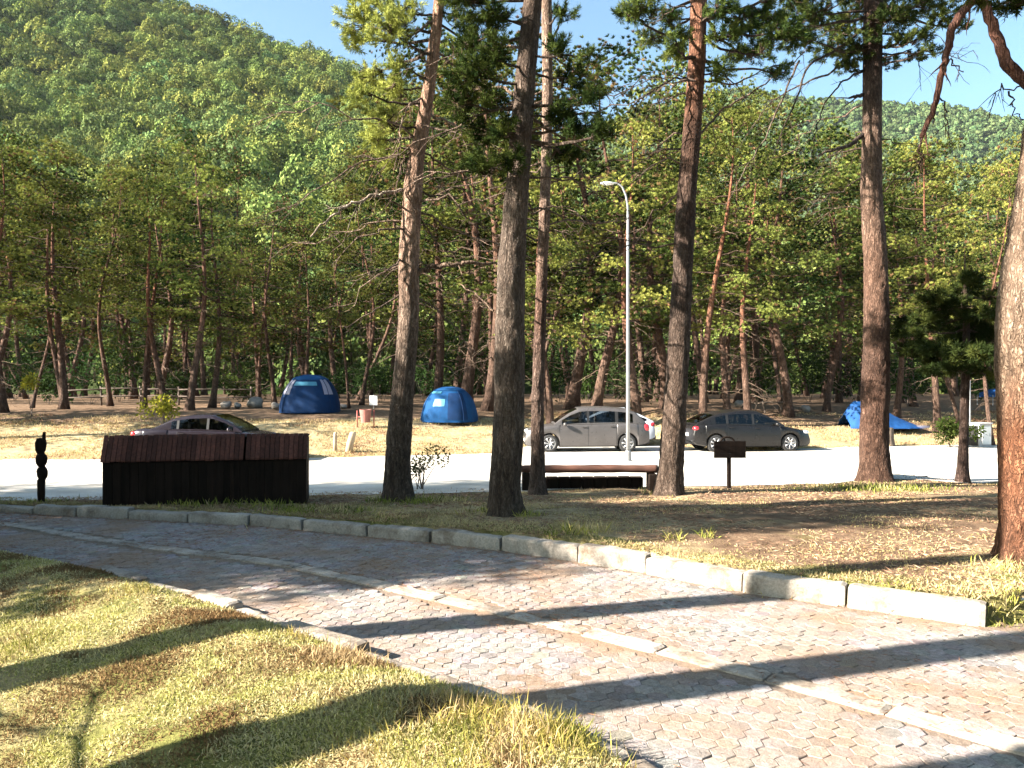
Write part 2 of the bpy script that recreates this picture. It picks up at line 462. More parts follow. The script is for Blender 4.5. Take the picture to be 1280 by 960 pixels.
c = mixc(nt, ramp(nt, n1, [(.42, (0, 0, 0)), (.64, (.85, .85, .85))]), c, mixc(nt, 1, (.25, .17, .115), ramp(nt, n3, [(.3, (.6, .6, .6)), (.7, (1.4, 1.4, 1.4))]), 'MULTIPLY'))
M['paving'] = finish(m, nt, c, .9, bump=math_(nt, 'ADD', n2, math_(nt, 'MULTIPLY', n3, .6)), bstr=.7, bdist=.012, spec=.15)
g = MB()
xs = np.arange(-16, 12, .2); v = np.linspace(0, 1, 60)
y0 = np.maximum(ye(xs) - .08, -2); y1 = yk(xs) + .05
XX = np.repeat(xs[:, None], 60, 1); YY = y0[:, None] * (1 - v) + y1[:, None] * v
g.add(np.stack([XX, YY, 0 * XX - .006], -1), grid(*XX.shape), (.20, .16, .13))
ra = .064; dx = ra * 1.5; dy = ra * math.sqrt(3)
th = math.atan2(-.65, .76) + .2
pts = []
for i in range(-245, 246):
    for j in range(-210, 211):
        a, b = i * dx, (j + .5 * (i % 2)) * dy
        pts.append((a * math.cos(th) - b * math.sin(th), a * math.sin(th) + b * math.cos(th) + 6))
pts = np.array(pts)
k = (pts[:, 1] < yk(pts[:, 0]) - .09) & (pts[:, 1] > ye(pts[:, 0]) + .03) & (pts[:, 0] > -14) & (pts[:, 0] < 9) & (pts[:, 1] > 1.2)
k &= np.abs(pts[:, 1] - ystrip(pts[:, 0])) * .76 > .145
pts = pts[k]; n = len(pts)
ang = np.arange(6) * np.pi / 3 + th
def hexring(r, z, jit=.0):
    rr = r * (1 + rng.normal(size=(n, 6)) * jit)
    return np.stack([pts[:, :1] + rr * np.cos(ang), pts[:, 1:] + rr * np.sin(ang), np.zeros((n, 6)) + z], -1)
tilt = rng.normal(size=(n, 2)) * .016; dz = rng.normal(size=n) * .0016 + (fnoise(pts[:, 0] * .8, pts[:, 1] * .8) - .5) * .018
rings = [hexring(ra * .985, -.03, .02), hexring(ra * .985, -.004, .02), hexring(ra * .93, 0.0, .025)]
rings[0][:, :, :2] = rings[1][:, :, :2]
for q in rings: q[:, :, 2] += dz[:, None] + ((q[:, :, 0] - pts[:, :1]) * tilt[:, :1] + (q[:, :, 1] - pts[:, 1:]) * tilt[:, 1:])
V = np.concatenate(rings, 1)
col = np.array([.272, .247, .236]) * (1 + rng.normal(size=(n, 1)) * .12) * (1 + rng.normal(size=(n, 3)) * .03)
ba = np.arange(n)[:, None] * 18
jj = np.arange(6); j2 = (jj + 1) % 6
F = np.concatenate([np.stack([ba + q * 6 + jj, ba + q * 6 + j2, ba + q * 6 + 6 + j2, ba + q * 6 + 6 + jj], -1).reshape(-1, 4) for q in (0, 1)])
C18 = np.repeat(col, 18, 0)
g.add(V.reshape(-1, 3), F, C18)
n0 = g.n - n * 18
g.f.append((ba + 12 + jj) + n0); g.m.append(np.zeros(n, int))
tag(g.build('paved_road', M['paving']), kind='structure')

def stone_row(mb, P, width, hfun, zoff, gap=.012, length=.85, jit=.004, seed=3, colr=(.42, .40, .38), inward=1, drop=.06, tw=.0, skip=0.0):
    """a row of cast blocks along a polyline; P is the front bottom edge"""
    g_ = np.random.default_rng(seed)
    P = np.asarray(P, float); seg = np.linalg.norm(np.diff(P, axis=0), axis=1); L = np.concatenate([[0], np.cumsum(seg)])
    s = 0
    while s < L[-1] - .2:
        l = length * g_.uniform(.85, 1.15); e = min(s + l, L[-1])
        if g_.random() < skip: s = e; continue
        a = np.array([np.interp(s + gap, L, P[:, k]) for k in (0, 1)]); b = np.array([np.interp(e - gap, L, P[:, k]) for k in (0, 1)])
        t = (b - a); ln = np.linalg.norm(t); t /= ln; nn = np.array([-t[1], t[0]]) * inward
        mid = (a + b) / 2; h = hfun(mid[0], mid[1]) + g_.normal() * jit * 2
        nu, nv = 26, 9
        # rounded section swept along the block, roughened
        sec = np.array([[0, -drop], [0, h * .5], [0.004, h - .03], [.012, h - .008], [.04, h], [width - .04, h], [width - .01, h - .012], [width, h - .04], [width, -drop]])
        u = np.linspace(0, 1, nu); endr = np.minimum(np.minimum(u, 1 - u) * ln / .02, 1)
        V = np.zeros((nu, nv, 3))
        yaw = g_.normal() * tw; dzz = g_.normal() * jit
        for i in range(nu):
            base = a + t * ln * u[i] + nn * (u[i] - .5) * yaw
            sh = .012 * (1 - endr[i])
            for j in range(nv):
                w_ = min(max(sec[j, 0], sh), width - sh); z_ = sec[j, 1] - (sh if j in (3, 4, 5, 6) else 0)
                p = np.array([*(base + nn * w_), zoff(mid[0], mid[1]) + z_ + dzz])
                q = noise.noise_vector(Vector(p * 4)) * .010 + noise.noise_vector(Vector(p * 11)) * .006 + noise.noise_vector(Vector(p * 30)) * .003
                V[i, j] = p + np.array(q)
        cc = np.array(colr) * (1 + g_.normal() * .08)
        mb.add(V, grid(nu, nv), cc)
        base = mb.n - nu * nv
        mb.f.append(np.array([[base + k_, base + k_ + 1, base + 8 - k_ - 1, base + 8 - k_] for k_ in range(4)])); mb.m.append(np.zeros(4, int))
        o = base + (nu - 1) * nv
        mb.f.append(np.array([[o + 8 - k_, o + 8 - k_ - 1, o + k_ + 1, o + k_] for k_ in range(4)])); mb.m.append(np.zeros(4, int))
        s = e
m, nt = new_mat('kerb_stone'); P = pos(nt)
n1 = noise_n(nt, P, 3, 5, .65); n2 = noise_n(nt, P, 45, 4, .7)
c = mixc(nt, 1, tint_n(nt), ramp(nt, n1, [(.3, (.42, .34, .27)), (.5, (.95, .92, .88)), (.75, (1.2, 1.16, 1.1))]), 'MULTIPLY')
c = mixc(nt, 1, c, ramp(nt, n2, [(.3, (.7, .7, .7)), (.7, (1.2, 1.2, 1.2))]), 'MULTIPLY')
M['kerb'] = finish(m, nt, c, .9, bump=math_(nt, 'ADD', n1, n2), bstr=.6, bdist=.01, spec=.15)
kp = [(x, float(yk(x))) for x in np.linspace(-13, 3.43, 60)]
g = MB()
hk = lambda x, y: float(np.interp(x, [-14, -5, -2, 0, 4], [.09, .10, .135, .165, .165]))
stone_row(g, kp, .17, hk, lambda x, y: 0, seed=5, jit=.007, colr=(.35, .325, .295), tw=.02)
stone_row(g, [(3.62, 5.72), (5.0, 5.85), (9, 6.05), (12, 6.3)], .17, lambda x, y: .16, lambda x, y: 0, seed=6, colr=(.47, .45, .43))
tag(g.build('road_kerb', M['kerb'], smooth=False), kind='structure')
g = MB()
sp = [(x, float(ystrip(x)) - .07) for x in np.linspace(-13, 4.6, 60)]
stone_row(g, sp, .19, lambda x, y: .010, lambda x, y: 0, seed=8, length=.62, colr=(.36, .325, .29), jit=.0015, tw=.008, gap=.005)
tag(g.build('road_dividing_strip', M['kerb']), kind='structure')
g = MB()
ep = [(x, float(ye(x)) + .09) for x in np.linspace(-3.7, 2.6, 50)]
ep = [(p[0] + (fnoise(p[0] * 1.1 + 3, 1.) - .5) * .05, p[1] + (fnoise(p[0] * .9, 7.) - .5) * .05) for p in ep]
stone_row(g, ep, .16, lambda x, y: .095 + .015 * math.sin(x * 5), lambda x, y: 0, skip=.06, seed=9, length=.7, colr=(.30, .27, .24), jit=.006, inward=-1, tw=.05)
tag(g.build('grass_edge_kerb', M['kerb']), kind='structure')

# ------------------------------------------------------------------ hills
H1X = np.array([-700, -420, -300, -171, -145, -115, -82, -63, 0, 60, 134, 238, 420, 700]) ; H1Z = np.array([250, 245, 232, 186, 176, 164, 153, 145, 122, 98, 66, 30, 8, 2.])
def hill_near(x, y):
    H = np.interp(x, H1X, H1Z)
    t = (y - 82) / (362 - 82)
    s = np.where(t < 1, np.clip(t, 0, 1) ** 1.05, 1 - .35 * (np.clip(t, 1, 3) - 1))
    gul = 5 * np.sin(x * .028 + y * .012) * np.sin(np.pi * np.clip(t, 0, 1)) + (fnoise(x * .012, y * .012, 4) - .5) * 20 * np.sin(np.pi * np.clip(t, 0, 1))
    return H * s + gul * np.clip(H / 100, 0, 1) - 1.5
H2X = np.array([-900, -200, 0, 150, 270, 335, 430, 520, 577, 700, 900, 1400]); H2Z = np.array([150, 220, 275, 325, 352, 338, 334, 328, 314, 300, 290, 240.])
def hill_far(x, y):
    H = np.interp(x, H2X, H2Z)
    t = (y - 420) / (900 - 420)
    s = np.where(t < 1, np.clip(t, 0, 1), 1 - .3 * (np.clip(t, 1, 3) - 1))
    return H * s + (fnoise(x * .006, y * .006, 4) - .5) * 60 * np.sin(np.pi * np.clip(t, 0, 1)) - 3
m, nt = new_mat('hill_soil'); P = pos(nt)
M['hill_soil'] = finish(m, nt, ramp(nt, noise_n(nt, P, .1, 6, .65), [(.3, (.02, .03, .012)), (.7, (.06, .075, .03))]), 1, spec=0)
X, Y = np.meshgrid(np.arange(-700, 701, 8.), np.arange(82, 480, 6.), indexing='ij')
g = MB(); g.add(np.stack([X, Y, hill_near(X, Y)], -1), grid(*X.shape))
tag(g.build('near_hill', M['hill_soil'], smooth=True), kind='structure')
X, Y = np.meshgrid(np.arange(-900, 1401, 25.), np.arange(420, 1300, 20.), indexing='ij')
g = MB(); g.add(np.stack([X, Y, hill_far(X, Y)], -1), grid(*X.shape))
tag(g.build('far_hill', M['hill_soil'], smooth=True), kind='structure')

# the wood on the hills: broadleaf crowns, one mass
def broad_crown(seed, n=420, leaf=.16, dark=(.035, .06, .02), lite=(.085, .12, .03), lump=7, lo=-.5):
    g_ = np.random.default_rng(seed)
    cen = g_.normal(size=(lump, 3)) * np.array([.42, .42, .3]); rad = g_.uniform(.42, .68, lump)
    w = g_.integers(0, lump, n); d = rand_dir(n, g_); d[:, 2] = np.abs(d[:, 2]) * 1.1 + lo * g_.random(n); d = unit(d)
    p = cen[w] + d * rad[w][:, None] * g_.uniform(.86, 1.04, (n, 1))
    keep = np.ones(n, bool)
    for i in range(lump): keep &= ~((np.linalg.norm(p - cen[i], axis=1) < rad[i] * .8) & (w != i))
    p = p[keep]; d = d[keep]; w = w[keep]
    nrm = unit(d + g_.normal(size=d.shape) * .38)
    tang = unit(np.cross(nrm, rand_dir(len(p), g_)))
    f = np.clip(g_.normal(.5, .25, (len(p), 1)) + (g_.random(lump)[w][:, None] - .5) * .5, 0, 1)
    t = np.array(dark) * (1 - f) + np.array(lite) * f
    mb = MB()
    b = np.cross(nrm, tang); s = leaf * g_.uniform(.7, 1.4, (len(p), 1))
    V = np.stack([p - tang * s, p + b * s * .7, p + tang * s, p - b * s * .7], 1).reshape(-1, 3)
    mb.add(V, np.arange(len(V)).reshape(-1, 4), np.repeat(t, 4, 0))
    return mb
crown_col = bpy.data.collections.new('hill_crowns')
for i in range(6):
    dk, lt = [((.06, .095, .026), (.20, .24, .07)), ((.07, .10, .026), (.25, .26, .066)), ((.05, .09, .032), (.165, .215, .075))][i % 3]
    o = bpy.data.objects.new(f'hill_crown', broad_crown(40 + i, 1900, .075, dk, lt, 13).mesh('hill_crown', M['hill_leaves'])); crown_col.objects.link(o)
far_col = bpy.data.collections.new('far_crowns')
for i in range(4):
    o = bpy.data.objects.new(f'far_crown', broad_crown(60 + i, 160, .26, (.045, .085, .036), (.12, .16, .065), 5).mesh('far_crown', M['hill_leaves'])); far_col.objects.link(o)
def scatter(name, pts, scales, coll, seed):
    me = bpy.data.meshes.new(name); me.vertices.add(len(pts)); me.vertices.foreach_set('co', np.asarray(pts).ravel().astype('f'))
    a = me.attributes.new('size', 'FLOAT_VECTOR', 'POINT'); a.data.foreach_set('vector', np.asarray(scales).ravel().astype('f'))
    o = bpy.data.objects.new(name, me); COL.objects.link(o)
    ng = bpy.data.node_groups.new(name, 'GeometryNodeTree')
    ng.interface.new_socket('Geometry', in_out='INPUT', socket_type='NodeSocketGeometry'); ng.interface.new_socket('Geometry', in_out='OUTPUT', socket_type='NodeSocketGeometry')
    N = ng.nodes.new; L = ng.links.new
    gi = N('NodeGroupInput'); go = N('NodeGroupOutput'); ip = N('GeometryNodeInstanceOnPoints'); ci = N('GeometryNodeCollectionInfo')
    ci.inputs['Collection'].default_value = coll; ci.inputs['Separate Children'].default_value = True; ci.inputs['Reset Children'].default_value = True
    at_ = N('GeometryNodeInputNamedAttribute'); at_.data_type = 'FLOAT_VECTOR'; at_.inputs['Name'].default_value = 'size'
    rv = N('FunctionNodeRandomValue'); rv.data_type = 'FLOAT_VECTOR'; rv.inputs['Max'].default_value = (.15, .15, 6.283); rv.inputs['Seed'].default_value = seed
    ri = N('FunctionNodeRandomValue'); ri.data_type = 'INT'; ri.inputs['Max'].default_value if False else None
    for s in ri.inputs:
        if s.type == 'INT' and s.name == 'Max': s.default_value = len(coll.objects) - 1
    ip.inputs['Pick Instance'].default_value = True
    L(gi.outputs[0], ip.inputs['Points']); L(ci.outputs[0], ip.inputs['Instance']); L(at_.outputs[0], ip.inputs['Scale']); L(rv.outputs[0], ip.inputs['Rotation'])
    iout = [s for s in ri.outputs if s.type == 'INT'][0]
    L(iout, ip.inputs['Instance Index']); L(ip.outputs[0], go.inputs[0])
    o.modifiers.new('scatter', 'NODES').node_group = ng
    return o
def hill_points(fn, x0, x1, y0, y1, step, seed, dens=None):
    g_ = np.random.default_rng(seed)
    X, Y = np.meshgrid(np.arange(x0, x1, step), np.arange(y0, y1, step), indexing='ij')
    X = (X + g_.uniform(-.5, .5, X.shape) * step * 1.1).ravel(); Y = (Y + g_.uniform(-.5, .5, Y.shape) * step * 1.1).ravel()
    k = np.abs(X) < Y * .75 + 40
    if dens is not None: k &= g_.random(len(X)) < dens(X, Y)
    X, Y = X[k], Y[k]
    return np.stack([X, Y, fn(X, Y)], -1), g_
pts_, g_ = hill_points(hill_near, -330, 260, 92, 385, 4.2, 21, lambda x, y: .9 * (hill_near(x, y) > 0))
s = 1.7 + 3.2 * g_.random(len(pts_)) ** 1.6; h = s * g_.uniform(.85, 1.35, len(pts_))
pts_[:, 2] += h * .55
tag(scatter('hillside_forest', pts_, np.stack([s, s, h], -1), crown_col, 3), 'dense green broadleaf forest covering the steep near hillside', 'forest', kind='stuff')
pts_, g_ = hill_points(hill_far, -60, 760, 470, 930, 6.6, 22)
s = g_.uniform(2.8, 5.0, len(pts_)); h = s * g_.uniform(.9, 1.4, len(pts_)); pts_[:, 2] += h * .5
tag(scatter('far_ridge_forest', pts_, np.stack([s, s, h], -1), far_col, 4), 'hazy blue green forest on the far ridge under the sky', 'forest', kind='stuff')
# ------------------------------------------------------------------ pines of the stand (shared meshes, one object tree each)
def curve_pts(n, H, amp, g_, lean=(0, 0)):
    t = np.linspace(0, 1, n)
    a = g_.normal(size=(3, 2)) * amp
    off = sum(a[k][None] * (np.sin((k + 1) * 2.1 * t + k)[:, None] - np.sin(k)) for k in range(3))
    return np.stack([off[:, 0] + lean[0] * t * H, off[:, 1] + lean[1] * t * H, t * H], 1)

def limb_path(p0, az, el, L, g_, n=6, droop=.0):
    t = np.linspace(0, 1, n)
    d = np.array([math.cos(az) * math.cos(el), math.sin(az) * math.cos(el), math.sin(el)])
    s = np.array([-math.sin(az), math.cos(az), 0])
    w = g_.normal() * .12 * L
    P = p0 + d * (t * L)[:, None] + s * (np.sin(t * 2.6) * w)[:, None]
    P[:, 2] += -droop * L * t ** 2 + .12 * L * np.maximum(0, t - .6)
    P[1:] += g_.normal(size=(n - 1, 3)) * .03 * L
    return P

DARKN, MIDN, LITEN, BROWNN = np.array([.022, .038, .012]), np.array([.085, .108, .026]), np.array([.24, .255, .062]), np.array([.18, .11, .055])
def pads_to_needles(mb, pads, g_, ntuft=16, ncard=11, L=(.16, .3), wd=.05, flat=.5, lit=.5, brown=.05):
    for c, r, tone in pads:
        n = max(5, int(ntuft * (r / .7) ** 1.6))
        d = rand_dir(n, g_); rr = g_.random(n) ** .5
        p = c + d * rr[:, None] * np.array([r, r, r * flat])
        q = np.repeat(p, ncard, 0); dd = rand_dir(n * ncard, g_)
        ax = unit(np.repeat(d, ncard, 0) * .5 + np.array([0, 0, .55]))
        dd = unit(dd * .85 + ax)
        f = np.clip(tone + g_.normal(size=n) * .2, 0, 1)[:, None]
        t = np.where(f < .5, DARKN * (1 - 2 * f) + MIDN * 2 * f, MIDN * (2 - 2 * f) + LITEN * (2 * f - 1))
        br = g_.random(n) < brown
        t[br] = BROWNN * g_.uniform(.7, 1.2, (br.sum(), 1))
        fc = unit(np.repeat(d, ncard, 0) + rand_dir(n * ncard, g_) * .55 + np.array([0, 0, .15]))
        cards(mb, q, dd, g_.uniform(*L, n * ncard), wd, np.repeat(t, ncard, 0), g=g_, face=fc)

def stand_pine(seed, H=13, r0=.2, c0=.3, spread=2.4, nb=44, dead=16, tone=.5, red=.6, lean=0, amp=.22, fork=False, brown=.07, twisty=1.0, ntuft=20, wd=.023, ncard=36):
    g_ = np.random.default_rng(seed)
    tr, cr = MB(), MB()
    stems = [(curve_pts(22, H, amp, g_, (lean, g_.normal() * .02)), r0)]
    if fork:
        P = curve_pts(22, H * .92, amp * .8, g_, (-lean - .07, .03)); stems.append((P, r0 * .72))
    pads = []
    for P, rr in stems:
        t = np.linspace(0, 1, len(P)); rad = rr * (1 - .92 * t ** .95) * (1 + .5 * np.exp(-t * H / .22)); rad[-1] = .015
        k = smooth01((t - .12) / .45)[:, None] * red
        low = np.array([.13, .085, .065]); up = np.array([.27, .12, .07])
        colr = low * (1 - k) + up * k
        V, F = tube(P, rad, 11)
        tr.add(V, F, np.concatenate([np.repeat(colr, 11, 0), colr[:1], colr[-1:]]))
        for i in range(nb):
            u = c0 + (1 - c0) * (i + g_.random()) / nb
            prof = math.sin(math.pi * (.2 + .66 * (u - c0) / (1 - c0))) ** .8
            L = spread * prof * g_.uniform(.55, 1.15) + .25
            p0 = np.array([np.interp(u, t, P[:, q]) for q in range(3)])
            el = g_.uniform(-.25, .25) + .75 * max(0, (u - .75) / .25)
            az = g_.uniform(0, 6.283)
            lp = limb_path(p0, az, el, L, g_, 6, g_.uniform(0, .25))
            V, F = tube(lp, np.linspace(.045 * (1.2 - u) + .012, .008, 6), 5, False)
            tr.add(V, F, (.10, .07, .05))
            tn = np.clip(tone + g_.normal() * .42, 0, 1)
            for f in (.5, .75, 1.0):
                if f < .6 and L < 1.2: continue
                c = np.array([np.interp(f, np.linspace(0, 1, 6), lp[:, q]) for q in range(3)]) + g_.normal(size=3) * [.3, .3, .10]
                pads.append((c, g_.uniform(.5, 1.05) * (1 if f > .6 else .75), tn))
        for q in range(4): pads.append((P[-1] + g_.normal(size=3) * [.35, .35, .12] + [0, 0, -.05], .55, tone + .1))
        for i in range(dead):                     # bare dead limbs under the crown
            u = g_.uniform(.10, c0 + .25)
            p0 = np.array([np.interp(u, t, P[:, q]) for q in range(3)])
            L = g_.uniform(.5, spread * .75); az = g_.uniform(0, 6.283)
            lp = limb_path(p0, az, g_.uniform(-.5, .35), L, g_, 6, g_.uniform(0, .35) * twisty)
            V, F = tube(lp, np.linspace(.024, .005, 6), 4, False); cc = g_.uniform(.6, 1.2) * np.array([.22, .165, .125]); tr.add(V, F, cc)
            for s in range(g_.integers(1, 4)):
                q = lp[g_.integers(2, 6)]
                l2 = limb_path(q, az + g_.uniform(-1.1, 1.1), g_.uniform(-.7, .4), L * g_.uniform(.25, .55), g_, 4, .2)
                V, F = tube(l2, np.linspace(.011, .003, 4), 3, False); tr.add(V, F, cc)
    pads_to_needles(cr, pads, g_, ntuft, ncard, (.08, .16), wd, .36, brown=brown)
    return tr.mesh('trunk', M['bark_far'], True), cr.mesh('crown', M['needles'])

PINES = [
    stand_pine(101, 13.0, .20, .38, 2.6, 26, 22, .68, .35),
    stand_pine(102, 13.0, .17, .42, 2.4, 23, 26, .8, .9),
    stand_pine(103, 13.0, .19, .32, 3.0, 28, 18, .55, .3, brown=.1),
    stand_pine(104, 13.0, .15, .48, 2.2, 22, 24, .75, .5, lean=.05),
    stand_pine(105, 13.0, .22, .36, 3.0, 26, 22, .85, 1.0, lean=-.04, amp=.3),
    stand_pine(106, 13.0, .18, .30, 2.6, 26, 30, .45, .3, brown=.2),
    stand_pine(107, 13.0, .20, .38, 2.6, 24, 22, .65, .55, lean=.04, fork=True),
    stand_pine(108, 13.0, .13, .48, 2.0, 22, 16, .7, .5, amp=.35),
    stand_pine(109, 13.0, .155, .72, 2.0, 34, 2, .5, .6, amp=.035),
    stand_pine(110, 13.0, .22, .16, 4.6, 120, 4, .4, .4, amp=.1, ntuft=30, wd=.10, ncard=11),
]
def put_pine(var, x, y, H, label, group=None, rz=None, wide=1.0, lean=(0, 0), z=None, name='pine_tree'):
    tm, cm = PINES[var]
    s = H / 13.0
    z = gz(x, y) - .06 if z is None else z
    r = thing(name, label, 'tree', (x, y, z), rng.uniform(0, 6.283) if rz is None else rz, group)
    r.rotation_euler.x, r.rotation_euler.y = lean
    r.scale = (s * wide, s * wide, s)
    for nm, me in (('trunk', tm), ('crown', cm)):
        o = bpy.data.objects.new(nm, me); COL.objects.link(o); o.parent = r
    return r

ENV = np.interp
def top_env(px):
    return np.interp(px, [-200, 0, 150, 200, 300, 340, 380, 430, 470, 540, 640, 760, 860, 960, 1050, 1120, 1200, 1280, 1500], [190, 195, 205, 215, 205, 260, 280, 220, 150, 75, 45, 75, 105, 150, 180, 195, 190, 180, 180])
LANDMARK = [(130, 'left of the bin shelter'), (345, 'behind the dark sedan'), (470, 'behind the grey shouldered tent'),
            (620, 'behind the plain blue tent'), (760, 'behind the grey crossover'), (870, 'right of the street lamp'),
            (1010, 'behind the black hatchback'), (1160, 'behind the crumpled tarp'), (2000, 'beyond the grey utility box')]
def zone(px): return next(n for lim, n in LANDMARK if px < lim)

# front row: individually recognisable
front = [  # px, depth, top py, variant, wide, lean (rad about y: + tips right), label
    (4, 33, 190, 4, 1.0, -.005, 'stout red barked pine at the left frame edge, trunk lit along one side'),
    (40, 36.5, 250, 7, .9, -.06, 'thin pale stemmed pine leaning beside the small yellow green sapling'),
    (80, 35, 195, 6, 1.05, 0, 'dark pine forking low into two stems, left of the bin shelter'),
    (138, 39, 230, 3, 1.0, .01, 'slim dark pine behind the rail fence, left of the bare pale stem'),
    (180, 36, 235, 1, 1.0, .01, 'pale bare stemmed pine with red upper trunk behind the dark sedan'),
    (207, 35.5, 225, 4, .9, -.075, 'leaning pine crossing its pale neighbour above the yellow green shrub'),
    (237, 34.5, 190, 0, 1.0, .03, 'straight dark trunked pine with full bright top behind the sedan roof'),
    (265, 37, 230, 2, 1.0, -.01, 'slim pine close beside the straight dark trunked one'),
    (343, 41, 262, 5, .9, .0, 'dark slender pine just left of the dome tent with grey shoulders'),
    (436, 36.5, 290, 7, .85, .015, 'slender pale stemmed pine just right of the dome tent with grey shoulders'),
    (452, 41, 235, 3, .9, .02, 'slender dark pine behind the white notice board'),
    (545, 39.5, 130, 2, 1.1, 0, 'bushy olive pine rising behind the plain blue dome tent'),
    (688, 33.5, 240, 6, 1.0, .02, 'stocky dark forked pine behind the nose of the grey crossover'),
    (798, 34.5, 150, 4, 1.0, .02, 'curving orange red pine just right of the street lamp pole'),
    (878, 33.5, 150, 1, 1.1, .02, 'bright orange barked pine rising behind the black hatchback'),
    (909, 35, 200, 0, 1.0, 0, 'grey brown pine behind the middle of the black hatchback roof'),
    (935, 33, 190, 4, .9, .09, 'reddish pine leaning right behind the front of the black hatchback'),
    (1033, 38, 215, 5, 1.0, 0, 'dark trunked pine just left of the crumpled blue tarp'),
    (1120, 37, 225, 2, 1.0, -.01, 'dark pine directly behind the crumpled blue tarp'),
    (1172, 34, 180, 1, 1.0, -.02, 'orange stemmed pine behind the round dark bush'),
    (1199, 36, 235, 7, .9, .0, 'thin pale stem behind the slim dark pine at the road edge'),
    (1240, 31, 200, 7, .8, .0, 'thin pale stem beside the grey utility box'),
    (610, 35.5, 75, 2, 1.15, 0, 'tall bushy pine behind the thick grey barked trunk'),
    (745, 37, 95, 5, 1.2, 0, 'tall dark pine behind the roof of the grey crossover'),
    (582, 38, 85, 0, 1.2, .01, 'tall pine filling the gap just left of the thick grey barked trunk'),
    (715, 39.5, 80, 2, 1.25, -.01, 'tall broad pine behind the middle of the grey crossover'),
    (832, 38.5, 115, 2, 1.2, 0, 'broad pine behind the tail of the black hatchback and the dark straight trunk'),
    (985, 36, 170, 2, 1.2, 0, 'broad bright pine behind the nose of the black hatchback'),
    (1075, 39, 185, 0, 1.2, 0, 'broad pine close behind the big red brown trunk'),
]
for px, d, top, var, wide, ln, lab in front:
    x, y, z = at(px, d)
    H = CAMZ - (top - HY) / FX * d - z
    put_pine(var, x, y, H, lab, 'front row of pines across the road', rz={4: 0.4, 6: 0.2}.get(var), wide=wide, lean=(0, ln))
placed = [(at(p[0], p[1])[0], p[1]) for p in front]
g_ = np.random.default_rng(77)
cnt = 0; tries = 0
while cnt < 80 and tries < 4000:
    tries += 1
    px = g_.uniform(-160, 1440); d = 39 + 37 * g_.random() ** .9
    x = (px - 640) / FX * d
    if min((x - a) ** 2 + ((d - b) * .8) ** 2 for a, b in placed) < 1.9 ** 2: continue
    if (abs(px - 388) < 36 or abs(px - 562) < 30) and d < 41: continue
    top = top_env(px) + g_.uniform(-12, 55)
    z = gz(x, d); H = min(CAMZ - (top - HY) / FX * d - z, 22)
    if H < 6: continue
    placed.append((x, d)); cnt += 1
    zn = zone(px)
    put_pine(int(g_.integers(0, 8)), x, d, H, 'pine deep in the dense stand ' + zn, 'deep stand pines ' + zn, wide=min(1.15, 13 / H * g_.uniform(.95, 1.2)) if H > 13 else g_.uniform(.95, 1.25), lean=(g_.normal() * .015, g_.normal() * .025))

for i in range(150):
    if cnt >= 122: break
    px = g_.uniform(-120, 1400); d = g_.uniform(56, 80); x = (px - 640) / FX * d
    if min((x - a) ** 2 + ((d - b) * .8) ** 2 for a, b in placed) < 2.0 ** 2: continue
    placed.append((x, d)); cnt += 1; zn = zone(px); z = gz(x, d); H = g_.uniform(11, 15)
    H = min(H, CAMZ - (top_env(px) + 15 - HY) / FX * d - z)
    put_pine(int(g_.choice([2, 5, 2, 0])), x, d, H, 'pine deep in the dense stand ' + zn, 'deep stand pines ' + zn, wide=g_.uniform(1.1, 1.35), lean=(g_.normal() * .015, g_.normal() * .02))
for i in range(16):
    px = g_.uniform(-800, -170); d = 38 + 38 * g_.random(); x = (px - 640) / FX * d
    put_pine(int(g_.integers(0, 8)), x, d, g_.uniform(12, 15), 'unseen pine added to the stand beyond the edge of the view for shade', 'shade pines added beyond the edge of the view', wide=1.1, z=gz(x, d) - .1)  # unseen pines added to keep sun out of the stand interior
# trees out of the frame to the left whose shadows fall into the view
def far_shade(x, y, H, c, lab, wide=1.0, var=0): put_pine(var, x, y, H, lab, 'pines beside the paved road, outside the view', wide=wide, z=gz(x, y) - .1)
SHADE = [(-6.68, 3.78, 15.5, 8, 1.2), (-5.3, 2.4, 15.5, 8, 1.4), (-4.6, 1.45, 15.5, 8, 1.5)]
for x, y, H, v, w in SHADE:
    far_shade(x, y, H, 0, 'tall pine outside the view casting a trunk shadow over the paved road', w, v)
LOWSH = [(-12.2, 8.6, 7.2, .8), (-11.6, 6.6, 7.2, .7), (-9.8, 5.75, 6.2, .7), (-10.6, 5.0, 9.0, .45), (-11.4, 5.1, 10.2, .42), (-16.5, 5.4, 9.0, .6), (-13.4, 7.6, 7.8, .6), (-13.6, 5.0, 8.4, .55), (-18.0, 8.8, 9.0, 1.0), (-15.5, 6.9, 8.4, .7), (-14.6, 9.6, 8.0, .8)]
BANKSH = [(-24.5, 29.0, 14.5), (-21.5, 27.0, 12.5), (-30, 27.5, 15), (-27.5, 31.0, 13)]
BEHIND = [(-14, -9, 13), (-9, -7.5, 14), (-5, -10, 15), (-1.5, -6.5, 14), (2.5, -9, 15), (6, -5.5, 14), (9.5, -9, 15), (10, -2, 13.5), (13.5, 2.5, 14), (14.5, 7, 13), (17, -4, 15), (-18, -13, 15), (11.5, 5.2, 13)]  # unseen pines added behind the viewer to cut sky fill on the foreground
for x, y, H, w_ in LOWSH:
    far_shade(x, y, H, 0, 'low bushy pine outside the view shading the paved road and verge', w_, 9)
for x, y, H in BANKSH: far_shade(x, y, H, 0, 'pine beyond the view edge shading the bank and the tents', 1.1, 2)
for x, y, H in BEHIND: far_shade(x, y, H, 0, 'unseen tall pine added behind the viewer to dim the sky light', 1.15, 2)

